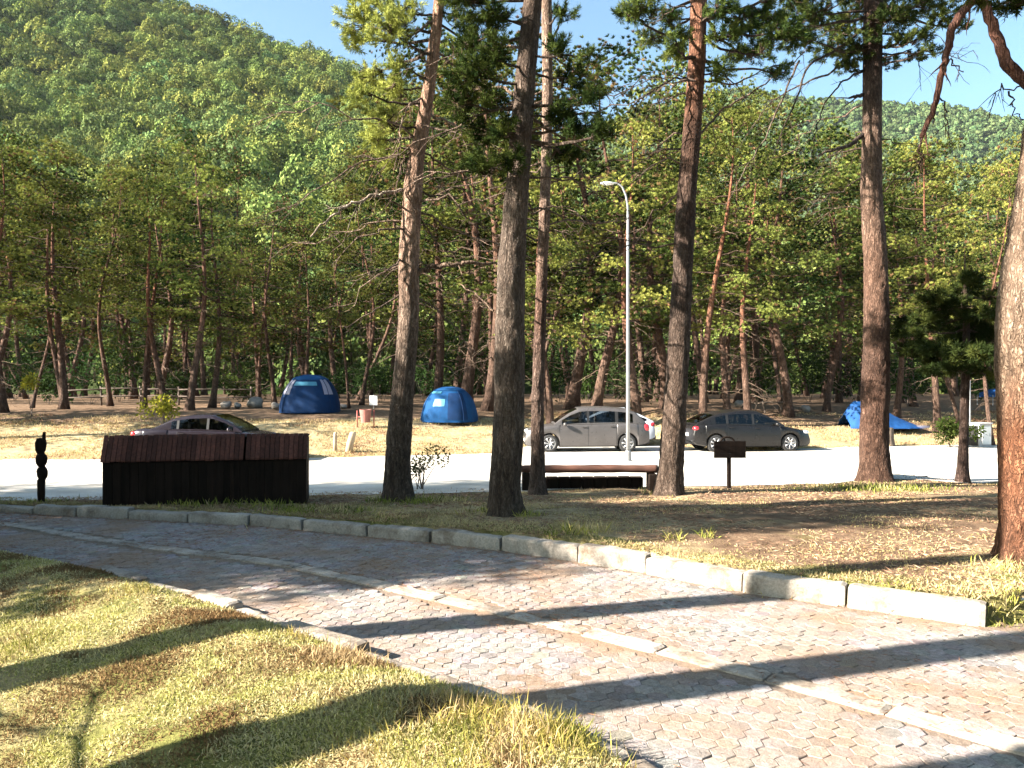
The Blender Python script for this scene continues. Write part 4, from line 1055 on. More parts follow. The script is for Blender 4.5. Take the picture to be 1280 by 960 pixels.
# ------------------------------------------------------------------ parked cars
def build_car(label, loc, rotz, paint, L=4.5, Wd=.88, style='hatch', rimc='alloy', name='parked_car'):
    root = thing(name, label, 'car', loc, rotz, 'cars parked along the gravel road')
    h = L / 2; ax_f, ax_r = h - .86, -h + .80; ra, az = .365, .315
    if style == 'sedan':
        top = [(-h, .72), (-h + .05, .92), (-h + .18, .99), (-1.35, 1.01), (.75, .95), (1.0, .93), (h - .7, .84), (h - .25, .74), (h - .06, .64), (h, .52)]
        roof = [(-1.72, .98), (-1.35, 1.14), (-.95, 1.31), (-.5, 1.40), (0, 1.425), (.25, 1.40), (.6, 1.26), (1.0, 1.05), (1.16, .94)]
        wins = [(-1.02, -.86), (-.78, .06), (.14, .88)]; ws, rw = (.28, 1.1), (-1.66, -.72); doors = [(-.82, .1), (.1, 1.06)]
    elif style == 'tall':
        top = [(-h, .74), (-h + .05, .96), (-h + .2, 1.02), (-1.0, 1.03), (.75, .99), (1.05, .97), (h - .6, .90), (h - .22, .80), (h - .06, .68), (h, .52)]
        roof = [(-h + .08, 1.0), (-h + .2, 1.14), (-h + .5, 1.40), (-h + .8, 1.50), (-.8, 1.56), (0, 1.57), (.3, 1.53), (.65, 1.36), (1.0, 1.13), (1.2, .99)]
        wins = [(-1.62, -1.1), (-.98, -.06), (.03, .92)]; ws, rw = (.36, 1.14), (-h + .12, -h + .62); doors = [(-1.02, -.02), (-.02, 1.06)]
    else:
        top = [(-h, .70), (-h + .05, .94), (-h + .2, 1.0), (-1.0, 1.0), (.75, .95), (1.05, .93), (h - .7, .85), (h - .25, .75), (h - .06, .65), (h, .5)]
        roof = [(-h + .06, .98), (-h + .3, 1.10), (-h + .75, 1.29), (-h + 1.1, 1.38), (-.6, 1.45), (-.1, 1.46), (.2, 1.43), (.55, 1.28), (1.0, 1.05), (1.18, .94)]
        wins = [(-1.42, -1.04), (-.94, -.06), (.03, .90)]; ws, rw = (.26, 1.1), (-h + .14, -h + .8); doors = [(-.98, -.02), (-.02, 1.06)]
    tx, tz = np.array(top).T; rx_, rz_ = np.array(roof).T
    ztop = lambda x: np.interp(x, tx, tz)
    def zbot(x):
        z = np.interp(x, [-h, -h + .12, -h + .5, h - .5, h - .1, h], [.36, .27, .2, .18, .2, .28])
        for a in (ax_f, ax_r):
            dx = abs(x - a)
            if dx < ra: z = max(z, az + math.sqrt(ra * ra - dx * dx))
        return z
    def plan(x):
        e = max(0, (x - (h - .75)) / .75); r = max(0, (-x - (h - .55)) / .55)
        return Wd * (1 - .24 * e ** 2.2 - .13 * r ** 2.2)
    crit = []
    for a in (ax_f, ax_r): crit += list(a + ra * np.array([-1.001, -.999, -.97, -.9, -.8, -.65, -.45, -.2, 0, .2, .45, .65, .8, .9, .97, .999, 1.001]))
    for d0, d1 in doors: crit += [d0 - .007, d0 + .007, d1 - .007, d1 + .007]
    xs = np.unique(np.round(np.concatenate([np.linspace(-h, h, 46), crit, [h - .02, h - .06, -h + .02, -h + .05]]), 4))
    fz = np.array([0, 0, .05, .22, .42, .62, .80, .93, 1.0, 1.0, 1.0]); fy = np.array([0, .9, .975, 1.0, 1.01, 1.005, .985, .955, .90, .5, 0]); cz = np.array([0] * 8 + [.004, .022, .03])
    nr = len(fz)
    V = np.zeros((len(xs), nr, 3))
    for i, x in enumerate(xs):
        zb, zt, w = zbot(x), ztop(x), plan(x)
        V[i, :, 0] = x; V[i, :, 1] = w * fy; V[i, :, 2] = zb + (zt - zb) * fz + cz * (1 if abs(x) < h - .1 else .3)
    def ringfaces(i, jr):
        a = i * nr; return [[a + j, a + j + 1, a + nr + j + 1, a + nr + j] for j in jr]
    body, trim = [], []
    dface = {0: [], 1: []}
    for i in range(len(xs) - 1):
        xm = (xs[i] + xs[i + 1]) / 2
        for j in range(nr - 1):
            f = ringfaces(i, [j])[0]
            dd = None
            if 2 <= j <= 6:
                for q, (d0, d1) in enumerate(doors):
                    if d0 + .007 < xm < d1 - .007 and not any(abs(xm - a) < ra + .03 for a in (ax_f, ax_r)): dd = q
            seam = 2 <= j <= 6 and any(abs(xm - e) < .007 for d in doors for e in d) and not any(abs(xm - a) < ra for a in (ax_f, ax_r))
            if dd is not None: dface[dd].append(f)
            elif seam or j < 2: trim.append(f)
            else: body.append(f)
    V1 = V.reshape(-1, 3)
    def mir(mb, VV, faces, mat=0, c=(1, 1, 1), both=True):
        F = np.array(faces)
        if len(F) == 0: return
        mb.add(VV, F, c, mat)
        if both: mb.add(VV * [1, -1, 1], F[:, ::-1], c, mat)
    def compact(VV, faces):
        F = np.array(faces); u, inv = np.unique(F, return_inverse=True); return VV[u], inv.reshape(F.shape)
    bm = MB(); mir(bm, V1, body); bm2 = trim
    mir(bm, V1, trim, 1)
    for i0, fl in ((0, 1), (len(xs) - 1, 0)):
        E = V[i0]; a = [[k, k + 1, nr - 2 - k if False else nr - 1 - k - 1, nr - 1 - k] for k in range(0, nr // 2 - 1)]
        mir(bm, E, a, 0)
    # cabin
    cx = np.unique(np.round(np.concatenate([np.linspace(rx_[0], rx_[-1], 50), rx_, [e for w in wins for e in w], ws, rw]), 4))
    sf = np.array([0, .10, .82, 1.0]); cv = np.zeros((len(cx), 8, 3))
    for i, x in enumerate(cx):
        zb = ztop(x) - .015; zr = max(np.interp(x, rx_, rz_), zb + .004); w0 = plan(x) * .93
        hh = zr - zb; wt = w0 - .36 * hh ** .9 * .62
        for j, s in enumerate(sf):
            z_ = zb + hh * s; y_ = w0 + (wt - w0) * (s ** 1.25)
            cv[i, j] = (x, y_, z_)
        for j, (fy_, dz_) in enumerate([(.95, .016), (.86, .03), (.45, .052), (0, .06)]):
            cv[i, 4 + j] = (x, wt * fy_, zr + dz_ * min(1, hh / .2))
    CV = cv.reshape(-1, 3); cab = []; pan = {k: [] for k in range(len(wins))}; wsf, rwf, pil = [], [], []
    for i in range(len(cx) - 1):
        xm = (cx[i] + cx[i + 1]) / 2; hh = np.interp(xm, rx_, rz_) - ztop(xm)
        for j in range(7):
            a = i * 8 + j; f = [a, a + 1, a + 9, a + 8]
            wq = [k for k, (w0, w1) in enumerate(wins) if w0 < xm < w1]
            if j == 1 and wq and hh > .1: pan[wq[0]].append(f)
            elif j == 1 and wins[0][0] < xm < wins[-1][1]: pil.append(f)
            elif j >= 5 and ws[0] < xm < ws[1]: wsf.append(f)
            elif j >= 5 and rw[0] < xm < rw[1]: rwf.append(f)
            else: cab.append(f)
    mir(bm, CV, cab); mir(bm, CV, pil, 1)
    bm.build('body', [paint, M['black_trim']], root, True)
    for q, (d0, d1) in enumerate(doors):
        for sgn in (1, -1):
            v, f = compact(V1, dface[q]); mb = MB(); mb.add(v * [1, sgn, 1] + [0, .004 * sgn, 0], f if sgn == 1 else f[:, ::-1])
            d = mb.build('door', paint, root, True)
            hb = MB(); xh = d0 + .14; addbox(hb, xh, sgn * (Wd * .985 + .012), ztop(xh) - .11, .17, .03, .03, bev=.01); hb.build('handle', paint, d, True)
    for k, (w0, w1) in enumerate(wins):
        for sgn in (1, -1):
            v, f = compact(CV, pan[k]); mb = MB(); mb.add(v * [1, sgn, 1] + [0, .003 * sgn, 0], f if sgn == 1 else f[:, ::-1]); mb.build('side_window', M['window_glass'], root, True)
    for nm, fs in (('windscreen', wsf), ('rear_window', rwf)):
        v, f = compact(CV, fs); mb = MB(); mb.add(v + [0, 0, .003], f); mb.add(v * [1, -1, 1] + [0, 0, .003], f[:, ::-1]); mb.build(nm, M['window_glass'], root, True)
    # seats seen through the glass
    for sx in (.1, -.85):
        for sy in (.38, -.38):
            mb = MB(); addbox(mb, sx, sy, 1.0, .14, .46, .36, bev=.06); addbox(mb, sx - .03, sy, 1.25, .1, .24, .16, bev=.045); mb.build('seat', M['seat_cloth'], root, True)
    # wheels
    for a in (ax_f, ax_r):
        for sgn in (1, -1):
            wl = sub('wheel', root); wl.location = (a, sgn * (Wd - .115), az)
            t = MB(); lathe(t, [(.2, -.095), (.285, -.1), (.31, -.085), (.318, -.05), (.32, 0), (.318, .05), (.31, .085), (.285, .1), (.2, .095)], 36, axis='y'); t.build('tyre', M['rubber'], wl, True)
            r = MB(); lathe(r, [(.225, .09 * sgn), (.215, .1 * sgn), (.2, .085 * sgn), (.19, .03 * sgn), (.0, .02 * sgn)], 30, axis='y', mat=0)
            for s in range(7):
                an = s * 2 * math.pi / 7
                p0 = np.array([math.cos(an) * .03, .072 * sgn, math.sin(an) * .03]); p1 = np.array([math.cos(an + .1) * .205, .085 * sgn, math.sin(an + .1) * .205])
                v, f = tube([p0, (p0 + p1) / 2, p1], [.026, .022, .024], 6); r.add(v, f)
            lathe(r, [(.05, .06 * sgn), (.045, .085 * sgn), (.0, .09 * sgn)], 14, axis='y'); r.build('rim', M[rimc], wl, True)
    # lamps, mirrors, plates, grille
    def blob(nm, c, s, mat, rz=0, par=root):
        mb = MB(); th = np.linspace(0, np.pi, 9); prof = np.stack([np.sin(th) ** .7, -np.cos(th)], 1); lathe(mb, prof, 16)
        v = mb.v[0] * np.array(s); ca, sa = math.cos(rz), math.sin(rz)
        v = np.stack([v[:, 0] * ca - v[:, 1] * sa, v[:, 0] * sa + v[:, 1] * ca, v[:, 2]], 1) + c; mb.v[0] = v
        return mb.build(nm, mat, par, True)
    for sgn in (1, -1):
        blob('headlight', (h - .20, sgn * Wd * .74, .70), (.19, .13, .075), M['clear_lens'], -.5 * sgn)
        blob('taillight', (-h + .12, sgn * Wd * .80, .86), (.13, .13, .085 if style != 'tall' else .15), M['red_lens'], .35 * sgn)
        blob('mirror', (.82, sgn * (Wd + .08), 1.0), (.07, .10, .065), paint)
    mb = MB(); addbox(mb, -h - .012, 0, .66 if style != 'hatch' else .62, .02, .52, .115, bev=.004); mb.build('licence_plate', M['plate'], root)
    mb = MB(); addbox(mb, h - .012, 0, .40, .03, .52, .115, bev=.004); mb.build('licence_plate', M['plate'], root)
    mb = MB(); addbox(mb, h - .03, 0, .56, .06, .9, .12, bev=.02); mb.build('grille', M['black_trim'], root)
    mb = MB(); addbox(mb, -h + .02, 0, .36, .12, Wd * 1.5, .16, bev=.04); addbox(mb, h - .05, 0, .30, .12, Wd * 1.3, .14, bev=.04); mb.build('bumper_skirt', M['black_trim'], root, True)
    return root

def car_paint(name, col, metal=.35, rough=.25):
    m, nt = new_mat(name)
    n = noise_n(nt, objc(nt), 4, 4)
    c = mixc(nt, 1.0, col, ramp(nt, n, [(.3, (.9,) * 3), (.7, (1.08,) * 3)]), 'MULTIPLY')
    return finish(m, nt, c, ramp(nt, noise_n(nt, objc(nt), 9, 4), [(.3, (rough * .8,) * 3), (.7, (rough * 1.5,) * 3)]), metal, coat=.12, spec=.35)
def park(px, d, rz): x = (px - 640) / FX * d; return (x, d, gz(x, d) - .005)
x, d = (731 - 640) / FX * 28.4, 28.4
build_car('grey bronze crossover parked facing the thick trunks, behind the lamp post', (x, d, gz(x, d)), math.pi + .03, car_paint('paint_bronze', (.088, .082, .082), .3, .3), 4.45, .89, 'tall')
x, d = (930 - 640) / FX * 28.6, 28.6
build_car('black hatchback with red tail lamp showing, behind the dark sign board', (x, d, gz(x, d)), .13, car_paint('paint_black', (.008, .0075, .008), 0, .3), 4.45, .88, 'hatch')
x, d = (268 - 640) / FX * 24.6, 24.6
build_car('dark sedan half hidden behind the slatted bin shelter', (x, d, gz(x, d)), .0, car_paint('paint_plum', (.02, .015, .02), .3, .2), 4.6, .88, 'sedan')
x, d = (762 - 640) / FX * 31.2, 31.2
build_car('white small car parked behind the grey crossover', (x, d, gz(x, d)), math.pi - .1, car_paint('paint_white', (.62, .66, .74), 0, .25), 3.5, .84, 'hatch')

# ------------------------------------------------------------------ street lamp
x, y, z = at(785, 24.0)
r = thing('street_lamp', 'tall grey street lamp with a curved arm in front of the crossover', 'street lamp', (x, y, z))
k = 24.0 / FX
mb = MB(); Hp = CAMZ - (268 - HY) * k - z
V, F = tube([(0, 0, -.1), (0, 0, Hp * .35), (0, 0, Hp * .7), (0, 0, Hp)], [.062, .056, .047, .038], 14); mb.add(V, F); mb.build('pole', M['steel'], r, True)
mb = MB(); addbox(mb, 0, 0, .015, .32, .32, .03, bev=.006); lathe(mb, [(.1, .03), (.1, .3), (.078, .34)], 14); mb.build('base', M['steel'], r)
mb = MB(); a = np.linspace(0, 1, 14)
arm = np.array([(0, 0, Hp - .05), (0, 0, Hp + .25), (-.06, 0, Hp + .6), (-.18, 0, Hp + .88), (-.34, 0, Hp + .98), (-.46, 0, Hp + .98)])
Q = resample(np.concatenate([arm, np.zeros((6, 1))], 1), 24)[:, :3]; V, F = tube(Q, np.linspace(.036, .026, 24), 10); mb.add(V, F); mb.build('arm', M['steel'], r, True)
hd = MB(); lathe(hd, [(0, -.36), (.07, -.34), (.115, -.22), (.125, -.05), (.1, .12), (.04, .2), (0, .2)], 16, axis='x'); v = hd.v[0]; v[:, 2] *= .55; v *= .78; hd.v[0] = v + [-.58, 0, Hp + .97]; lh = hd.build('lamp_head', M['white_paint'], r, True)
mb = MB(); lathe(mb, [(0, -.2), (.09, -.15), (.1, 0), (.06, .1), (0, .12)], 14, axis='x'); v = mb.v[0]; v[:, 2] *= .4; v *= .75; mb.v[0] = v + [-.62, 0, Hp + .935]; mb.build('lens', M['clear_lens'], lh, True)

# ------------------------------------------------------------------ slatted bin shelter behind the kerb
p0, p1 = pick(127, 628), pick(382, 628)
ydep = 10.55; xa, xb_ = (127 - 640) / FX * ydep, (382 - 640) / FX * ydep
zg = gz((xa + xb_) / 2, ydep) - .03
Wb = (xb_ - xa) * .955; k = ydep / FX
r = thing('bin_shelter', 'dark wooden bin shelter with a red brown slatted lid beside the kerb', 'bin shelter', ((xa + xb_) / 2, ydep + .12, zg), .20)
ztop_ = CAMZ - (575 - HY) * k - zg; zrid = CAMZ - (546 - HY) * (ydep + .12) / FX - zg
def planks(mb, x0, x1, mk, n, g_, gap=.006, tv=.25):
    e = np.linspace(x0, x1, n + 1)
    for i in range(n): mk(mb, e[i] + gap / 2, e[i + 1] - gap / 2, tuple(np.ones(3) * g_.uniform(1 - tv, 1 + tv)))
g_ = np.random.default_rng(3)
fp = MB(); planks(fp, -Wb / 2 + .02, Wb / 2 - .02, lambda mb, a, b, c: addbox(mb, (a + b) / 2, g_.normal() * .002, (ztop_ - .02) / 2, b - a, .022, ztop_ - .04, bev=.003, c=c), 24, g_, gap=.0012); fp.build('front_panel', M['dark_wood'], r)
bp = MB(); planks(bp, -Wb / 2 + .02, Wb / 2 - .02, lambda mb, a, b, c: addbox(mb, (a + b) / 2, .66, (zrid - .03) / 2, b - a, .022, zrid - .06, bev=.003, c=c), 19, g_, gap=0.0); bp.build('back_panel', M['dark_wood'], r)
for s in (-1, 1):
    sp_ = MB()
    e = np.linspace(.0, .66, 7)
    for i in range(6):
        a, b = e[i] + .003, e[i + 1] - .003; za, zb_ = np.interp([a, b], [0, .11, .66], [ztop_ - .03, zrid - .05, zrid - .05]); X = s * (Wb / 2 - .012)
        Vv = np.array([[X + dx, yy, zz] for dx in (-.011, .011) for yy, zz in ((a, 0), (b, 0), (b, zb_), (a, za))])
        sp_.add(Vv, np.array([[0, 1, 2, 3], [7, 6, 5, 4], [0, 4, 5, 1], [1, 5, 6, 2], [2, 6, 7, 3], [3, 7, 4, 0]]), np.ones(3) * g_.uniform(.8, 1.2))
    sp_.build('side_panel', M['dark_wood'], r)
    for yy in (.03, .63):
        mb = MB(); addbox(mb, s * (Wb / 2 - .06), yy, np.interp(yy, [0, .11, .66], [ztop_, zrid, zrid]) / 2 - .04, .07, .05, np.interp(yy, [0, .11, .66], [ztop_, zrid, zrid]) - .08, bev=.006); mb.build('post', M['dark_wood'], r)
split_x = (300 - 640) / FX * ydep - (xa + xb_) / 2
for a0, b0 in ((-Wb / 2 - .015, split_x - .012), (split_x + .012, Wb / 2 + .015)):
    lid = MB()
    def mk(mb, a, b, c):
        y0_, y1_ = -.05, .12; z0_, z1_ = ztop_ - .015, zrid + .005; t = .024; dzz = g_.normal() * .003
        Vv = np.array([[xx, yy, zz + dz + dzz] for xx in (a, b) for yy, zz in ((y0_, z0_), (y1_, z1_)) for dz in (0, t)])
        mb.add(Vv, np.array([[0, 1, 3, 2], [4, 6, 7, 5], [0, 4, 5, 1], [2, 3, 7, 6], [1, 5, 7, 3], [0, 2, 6, 4]]), c)
    planks(lid, a0, b0, mk, int((b0 - a0) / .062), g_, .007, .45); lid.build('lid', M['roof_wood'], r)
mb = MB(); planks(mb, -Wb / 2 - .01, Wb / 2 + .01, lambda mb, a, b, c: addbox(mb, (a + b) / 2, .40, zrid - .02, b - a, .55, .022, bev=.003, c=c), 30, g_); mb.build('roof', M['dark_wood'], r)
mb = MB(); xs_ = (285 - 640) / FX * ydep - (xa + xb_) / 2; addbox(mb, xs_, -.012, ztop_ * .5, .05, .01, ztop_ * .8, bev=.004, c=(1.5, 1.4, 1.3)); mb.build('batten', M['dark_wood'], r)

# ------------------------------------------------------------------ carved wooden post
ydep = 10.9; x = (52 - 640) / FX * ydep; k = ydep / FX; zg = gz(x, ydep)
r = thing('carved_post', 'dark carved wooden post with knobbly lobes at the kerb', 'post', (x, ydep, zg))
def lobes(mb, prof, sides, seed, sq=.7):
    a = np.linspace(0, 2 * np.pi, sides, endpoint=False); V = []
    for (rr, zz, ox) in prof:
        for q in a:
            p = Vector((math.cos(q) * 1.5, math.sin(q) * 1.5, zz * 9 + seed)); s = rr * (1 + .16 * noise.noise(p))
            V.append((ox + math.cos(q) * s, math.sin(q) * s * sq, zz))
    n = len(prof); i = np.arange(n - 1)[:, None] * sides; j = np.arange(sides)[None]; j2 = (j + 1) % sides
    mb.add(np.array(V), np.stack([i + j, i + j2, i + sides + j2, i + sides + j], -1).reshape(-1, 4))
Z = lambda py: CAMZ - (py - HY) * k - zg
pr = [(.0, Z(547), -.01)]
for (pa, pb, rr, ox) in ((547, 567, .078, -.012), (567, 583, .082, .0), (583, 599, .078, .012), (599, 630, .05, -.002)):
    zt_, zb_ = Z(pa), Z(pb)
    for f in (.04, .15, .35, .6, .8, .95): pr.append((rr * (1 - .45 * abs(2 * f - 1) ** 3) if pb < 630 else rr * (1.15 - .2 * f), zt_ + (zb_ - zt_) * f, ox))
pr.append((.05, -.08, 0)); mb = MB(); lobes(mb, pr, 20, 1); mb.build('shaft', M['dark_wood'], r, True)
mb = MB(); V, F = tube([(.03, 0, Z(556)), (.035, 0, Z(548)), (.04, 0, Z(540))], [.028, .025, .02], 10); mb.add(V, F); mb.build('peg', M['dark_wood'], r, True)

# ------------------------------------------------------------------ log bench with a dark beam below
pa = pick(655, 613); ydep = pick(815, 613)[1]; k = ydep / FX; x0, x1 = (651 - 640) * k, (822 - 640) * k; zg = gz((x0 + x1) / 2, ydep)
r = thing('log_bench', 'low bench of a red brown log on block legs between two trunks', 'bench', ((x0 + x1) / 2, ydep, zg))
Z = lambda py: CAMZ - (py - HY) * k - zg; Wl = x1 - x0
mb = MB(); xs_ = np.linspace(-Wl / 2, Wl / 2, 40); rad = .066 + .003 * np.sin(xs_ * 7) + .002 * np.sin(xs_ * 19)
V, F = tube(np.stack([xs_, .01 * np.sin(xs_ * 2), Z(586) + .003 * np.sin(xs_ * 3 + 1)], 1), rad, 18); mb.add(V, F); mb.build('seat', M['log_wood'], r, True)
mb = MB(); V, F = tube(np.stack([xs_[1:-1], .15 + .01 * np.sin(xs_[1:-1] * 2 + 1), Z(587) + .006 * np.sin(xs_[1:-1] * 4)], 1), rad[1:-1] * .95, 16); mb.add(V, F); mb.build('seat', M['log_wood'], r, True)
for s in (-1, 1):
    mb = MB(); addbox(mb, s * (Wl / 2 - .09), .07, Z(592) / 2 - .03, .14, .30, Z(592) + .06, bev=.015); mb.build('leg', M['dark_wood'], r)
g_ = np.random.default_rng(4)
x0b, x1b = (668 - 640) * k, (808 - 640) * k; Wl2 = x1b - x0b
b = thing('squared_beam', 'dark squared timber beam lying on the ground under the log bench', 'beam', ((x0b + x1b) / 2, ydep + .42, gz((x0b + x1b) / 2, ydep + .42) - .03))
mb = MB(); zt_ = CAMZ - (596 - HY) * (ydep + .42) / FX - b.location.z
planks(mb, -Wl2 / 2, Wl2 / 2, lambda mb, a, c_, c: addbox(mb, (a + c_) / 2, 0, zt_ / 2 + g_.normal() * .004, c_ - a, .2, zt_, bev=.012, c=c), 9, g_, .003, .3); mb.build('beam', M['dark_wood'], b)

# ------------------------------------------------------------------ dark sign board seen from behind
ydep = pick(911, 610)[1]; x = (911 - 640) / FX * ydep; k = ydep / FX; zg = gz(x, ydep); Z = lambda py: CAMZ - (py - HY) * k - zg
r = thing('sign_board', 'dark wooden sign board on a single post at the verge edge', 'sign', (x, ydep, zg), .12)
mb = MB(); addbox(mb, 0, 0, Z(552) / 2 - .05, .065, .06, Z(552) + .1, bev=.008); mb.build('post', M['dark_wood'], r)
mb = MB(); n = 3; hz = (Z(551) - Z(572)) / n
for i in range(n): addbox(mb, 0, -.045, Z(572) + hz * (i + .5), 41 * k, .028, hz - .0015, bev=.002, c=np.ones(3) * (.55 + .1 * i))
mb.build('panel', M['dark_wood'], r)
mb = MB(); a = np.linspace(.25, np.pi - .25, 14); V, F = tube(np.stack([.13 * np.cos(a) - .02, 0 * a + .02, Z(552) - .02 + .10 * np.sin(a)], 1), .018, 8); mb.add(V, F); mb.build('arch', M['dark_wood'], r, True)

# ------------------------------------------------------------------ tents
def patch(cf, u0, u1, v0, v1, nu=18, nv=10, off=.0):
    u = np.linspace(u0, u1, nu); v = np.linspace(v0, v1, nv)
    U, Vv = np.meshgrid(u, v, indexing='ij'); return cf(U, Vv, off), grid(nu, nv)
def dome(loc, rotz, rx, ry, H, label, kind):
    r = thing('dome_tent', label, 'tent', loc, rotz)
    def cf(U, Vv, off=0):
        c, s = np.cos(U), np.sin(U); p = 3.0
        rr = 1 / (np.abs(c) ** p + np.abs(s) ** p) ** (1 / p)
        ph = Vv * np.pi / 2; k = np.cos(ph) ** .72; sag = 1 - .045 * np.sin(2 * U) ** 2 * np.sin(2 * ph)
        wr = .006 * np.sin(U * 17 + Vv * 9) * np.sin(Vv * 13)
        return np.stack([rx * c * rr * k * sag * (1 + off / rx) + wr, ry * s * rr * k * sag * (1 + off / ry) + wr, H * np.sin(ph) * (1 + off / H) ], -1).reshape(-1, 3)
    F = -np.pi / 2
    def part(nm, mat, u0, u1, v0, v1, off): mb = MB(); V, Fc = patch(cf, u0, u1, v0, v1, 26, 14, off); mb.add(V, Fc); return mb.build(nm, mat, r, True)
    mb = MB(); V, Fc = patch(cf, 0, 2 * np.pi, 0, 1, 72, 22); mb.add(V, Fc); mb.build('canopy', M['tent_deep'] if kind == 1 else M['tent_blue'], r, True)
    if kind == 1:
        part('fly', M['tent_blue'], 0, 2 * np.pi, .66, 1, .02)
        part('window', M['tent_cyan'], F - .55, F + .42, .50, .60, .022)
        for s in (-1, 1): part('side_panel', M['tent_pale'], F + s * .62, F + s * 1.0, .32, .70, .014)
        part('door', M['tent_deep'], F - .6, F + .55, .02, .47, .012)
    else:
        part('fly', M['tent_blue'], 0, 2 * np.pi, .70, 1, .02)
        part('window', M['tent_cyan'], F - .75, F - .15, .60, .67, .022)
        part('door', M['tent_cyan'], F - .35, F + .12, .30, .46, .010)
        part('side_panel', M['tent_deep'], F + .25, F + .95, .05, .62, .012)
    for s in (0, 1):
        mb = MB(); t = np.linspace(0, np.pi, 40); U = np.where(t < np.pi / 2, np.pi / 4 + s * np.pi / 2, np.pi / 4 + s * np.pi / 2 + np.pi); Vv = np.where(t < np.pi / 2, t, np.pi - t) / (np.pi / 2)
        V, Fc = tube(cf(U, Vv, .02), .012, 6); mb.add(V, Fc); mb.build('pole', M['tent_deep'], r, True)
    return r
d = 33.6; x, y, z = at(388, d)
dome((x, y, z - .03), .1, 1.27, 1.2, CAMZ - (469 - HY) / FX * d - z + .03, 'dark blue dome tent with pale grey shoulder panels and a light strip', 1)
d = 32.4; x, y, z = at(562, d)
dome((x, y, z - .03), -.25, 1.14, 1.1, CAMZ - (484 - HY) / FX * d - z + .03, 'plain bright blue dome tent between two near trunks', 2)
d = 34.0; x, y, z = at(1054, d)
r = thing('tarp_tent', 'crumpled blue tarp shelter sloping to the ground behind the big red trunk', 'tent', (x, y, z - .02))
u = np.linspace(0, 3.45, 60); v = np.linspace(-1, 1, 31); U, Vv = np.meshgrid(u, v, indexing='ij')
Hh = np.interp(u, [0, .25, .5, .9, 1.3, 1.9, 2.5, 3.1, 3.45], [.6, .98, 1.18, 1.2, 1.08, .74, .38, .14, .04])
wv = np.interp(u, [0, .5, 2.5, 3.45], [.75, 1.1, .9, .5])
fold = (fnoise(U * 2.2 + 3, Vv * 1.3 + U * .6, 3) - .5)
ZZ = Hh[:, None] * (1 - np.abs(Vv) ** 1.25) + fold * .16 * (.25 + Hh[:, None]) * (1 - Vv ** 2); YY = Vv * wv[:, None] + (fnoise(U * 3, Vv * 3 + 9, 2) - .5) * .12
V = np.stack([U + (fnoise(U + 4, Vv * 2, 2) - .5) * .2, YY, np.maximum(ZZ, .01)], -1)
mb = MB(); mb.add(V, grid(60, 31)); o = mb.build('canopy', M['tarp'], r, True); s = o.modifiers.new('thick', 'SOLIDIFY'); s.thickness = .01
mb = MB(); V, F = tube([(.5, 0, 0), (.6, 0, 1.18)], .02, 8); mb.add(V, F); mb.build('pole', M['steel'], r, True)
mb = MB(); addbox(mb, 3.2, -.35, .06, .7, .3, .1, bev=.04); mb.build('ground_flap', M['tent_pale'], r, True)
d = 44; x, y, z = at(1247, d)
r = thing('canopy_tent', 'small far blue pavilion canopy on thin legs beside the right trunk', 'tent', (x, y, z))
mb = MB(); zt_ = CAMZ - (487 - HY) / FX * d - z
lathe(mb, [(1.05, zt_ - .42), (1.07, zt_ - .2), (.55, zt_ - .02), (.0, zt_ + .1)], 4); mb.build('canopy', M['tarp'], r)
for sx in (-.72, .72):
    for sy in (-.72, .72):
        mb = MB(); V, F = tube([(sx, sy, -.05), (sx, sy, zt_ - .3)], .025, 6); mb.add(V, F); mb.build('leg', M['steel'], r)

# ------------------------------------------------------------------ small things on the bank
d = 30.2; x, y, z = at(457, d)
r = thing('litter_bin', 'red metal litter bin swinging between two thin posts', 'litter bin', (x, y, z))
k = d / FX; Z = lambda py: CAMZ - (py - HY) * k - z
for s in (-1, 1):
    mb = MB(); V, F = tube([(s * 10.5 * k, 0, -.1), (s * 10.5 * k, 0, Z(513))], .024, 8); mb.add(V, F); mb.build('post', M['red_paint'], r, True)
mb = MB(); V, F = tube([(-10.5 * k, 0, Z(521)), (10.5 * k, 0, Z(521))], .016, 6); mb.add(V, F); mb.build('crossbar', M['red_paint'], r, True)
mb = MB(); zb_, zt_ = Z(528), Z(512); lathe(mb, [(0, zb_), (.17, zb_), (.24, zt_), (.22, zt_), (.155, zb_ + .03), (0, zb_ + .03)], 20); mb.build('bucket', M['pink_paint'], r)
d = 36; x, y, z = at(467, d); k = d / FX
r = thing('notice_board', 'small white notice board on a thin post behind the red litter bin', 'sign', (x, y, z))
mb = MB(); V, F = tube([(0, 0, -.1), (0, 0, CAMZ - (494 - HY) * k - z)], .022, 8); mb.add(V, F); mb.build('post', M['white_paint'], r, True)
mb = MB(); addbox(mb, 0, -.035, CAMZ - (500.5 - HY) * k - z, 10 * k, .03, 12 * k, bev=.006); mb.build('panel', M['white_paint'], r)
for px, py0, py1, w, ln, lab in ((419, 547, 571, 5, 0, 'short thin wooden post at the road edge before the dome tent'), (436, 544, 569, 9, .14, 'short thick leaning wooden post at the road edge')):
    d = 26.6; x, y, z = at(px, d); k = d / FX
    r = thing('wooden_post', lab, 'post', (x, y, z), 0); hgt = (py1 - py0) * k
    mb = MB(); V, F = tube([(0, 0, -.1), (ln * .3, 0, hgt * .4), (ln, .02, hgt * .92), (ln * 1.05, .02, hgt)], np.array([1.15, 1, .9, .75]) * w * k / 2, 12); mb.add(V, F); mb.build('shaft', M['pale_wood'], r, True)
d = 30.5; x, y, z = at(1110, d); k = d / FX
r = thing('tree_stump', 'short weathered stump on the bank beside the big red trunk', 'stump', (x, y, z))
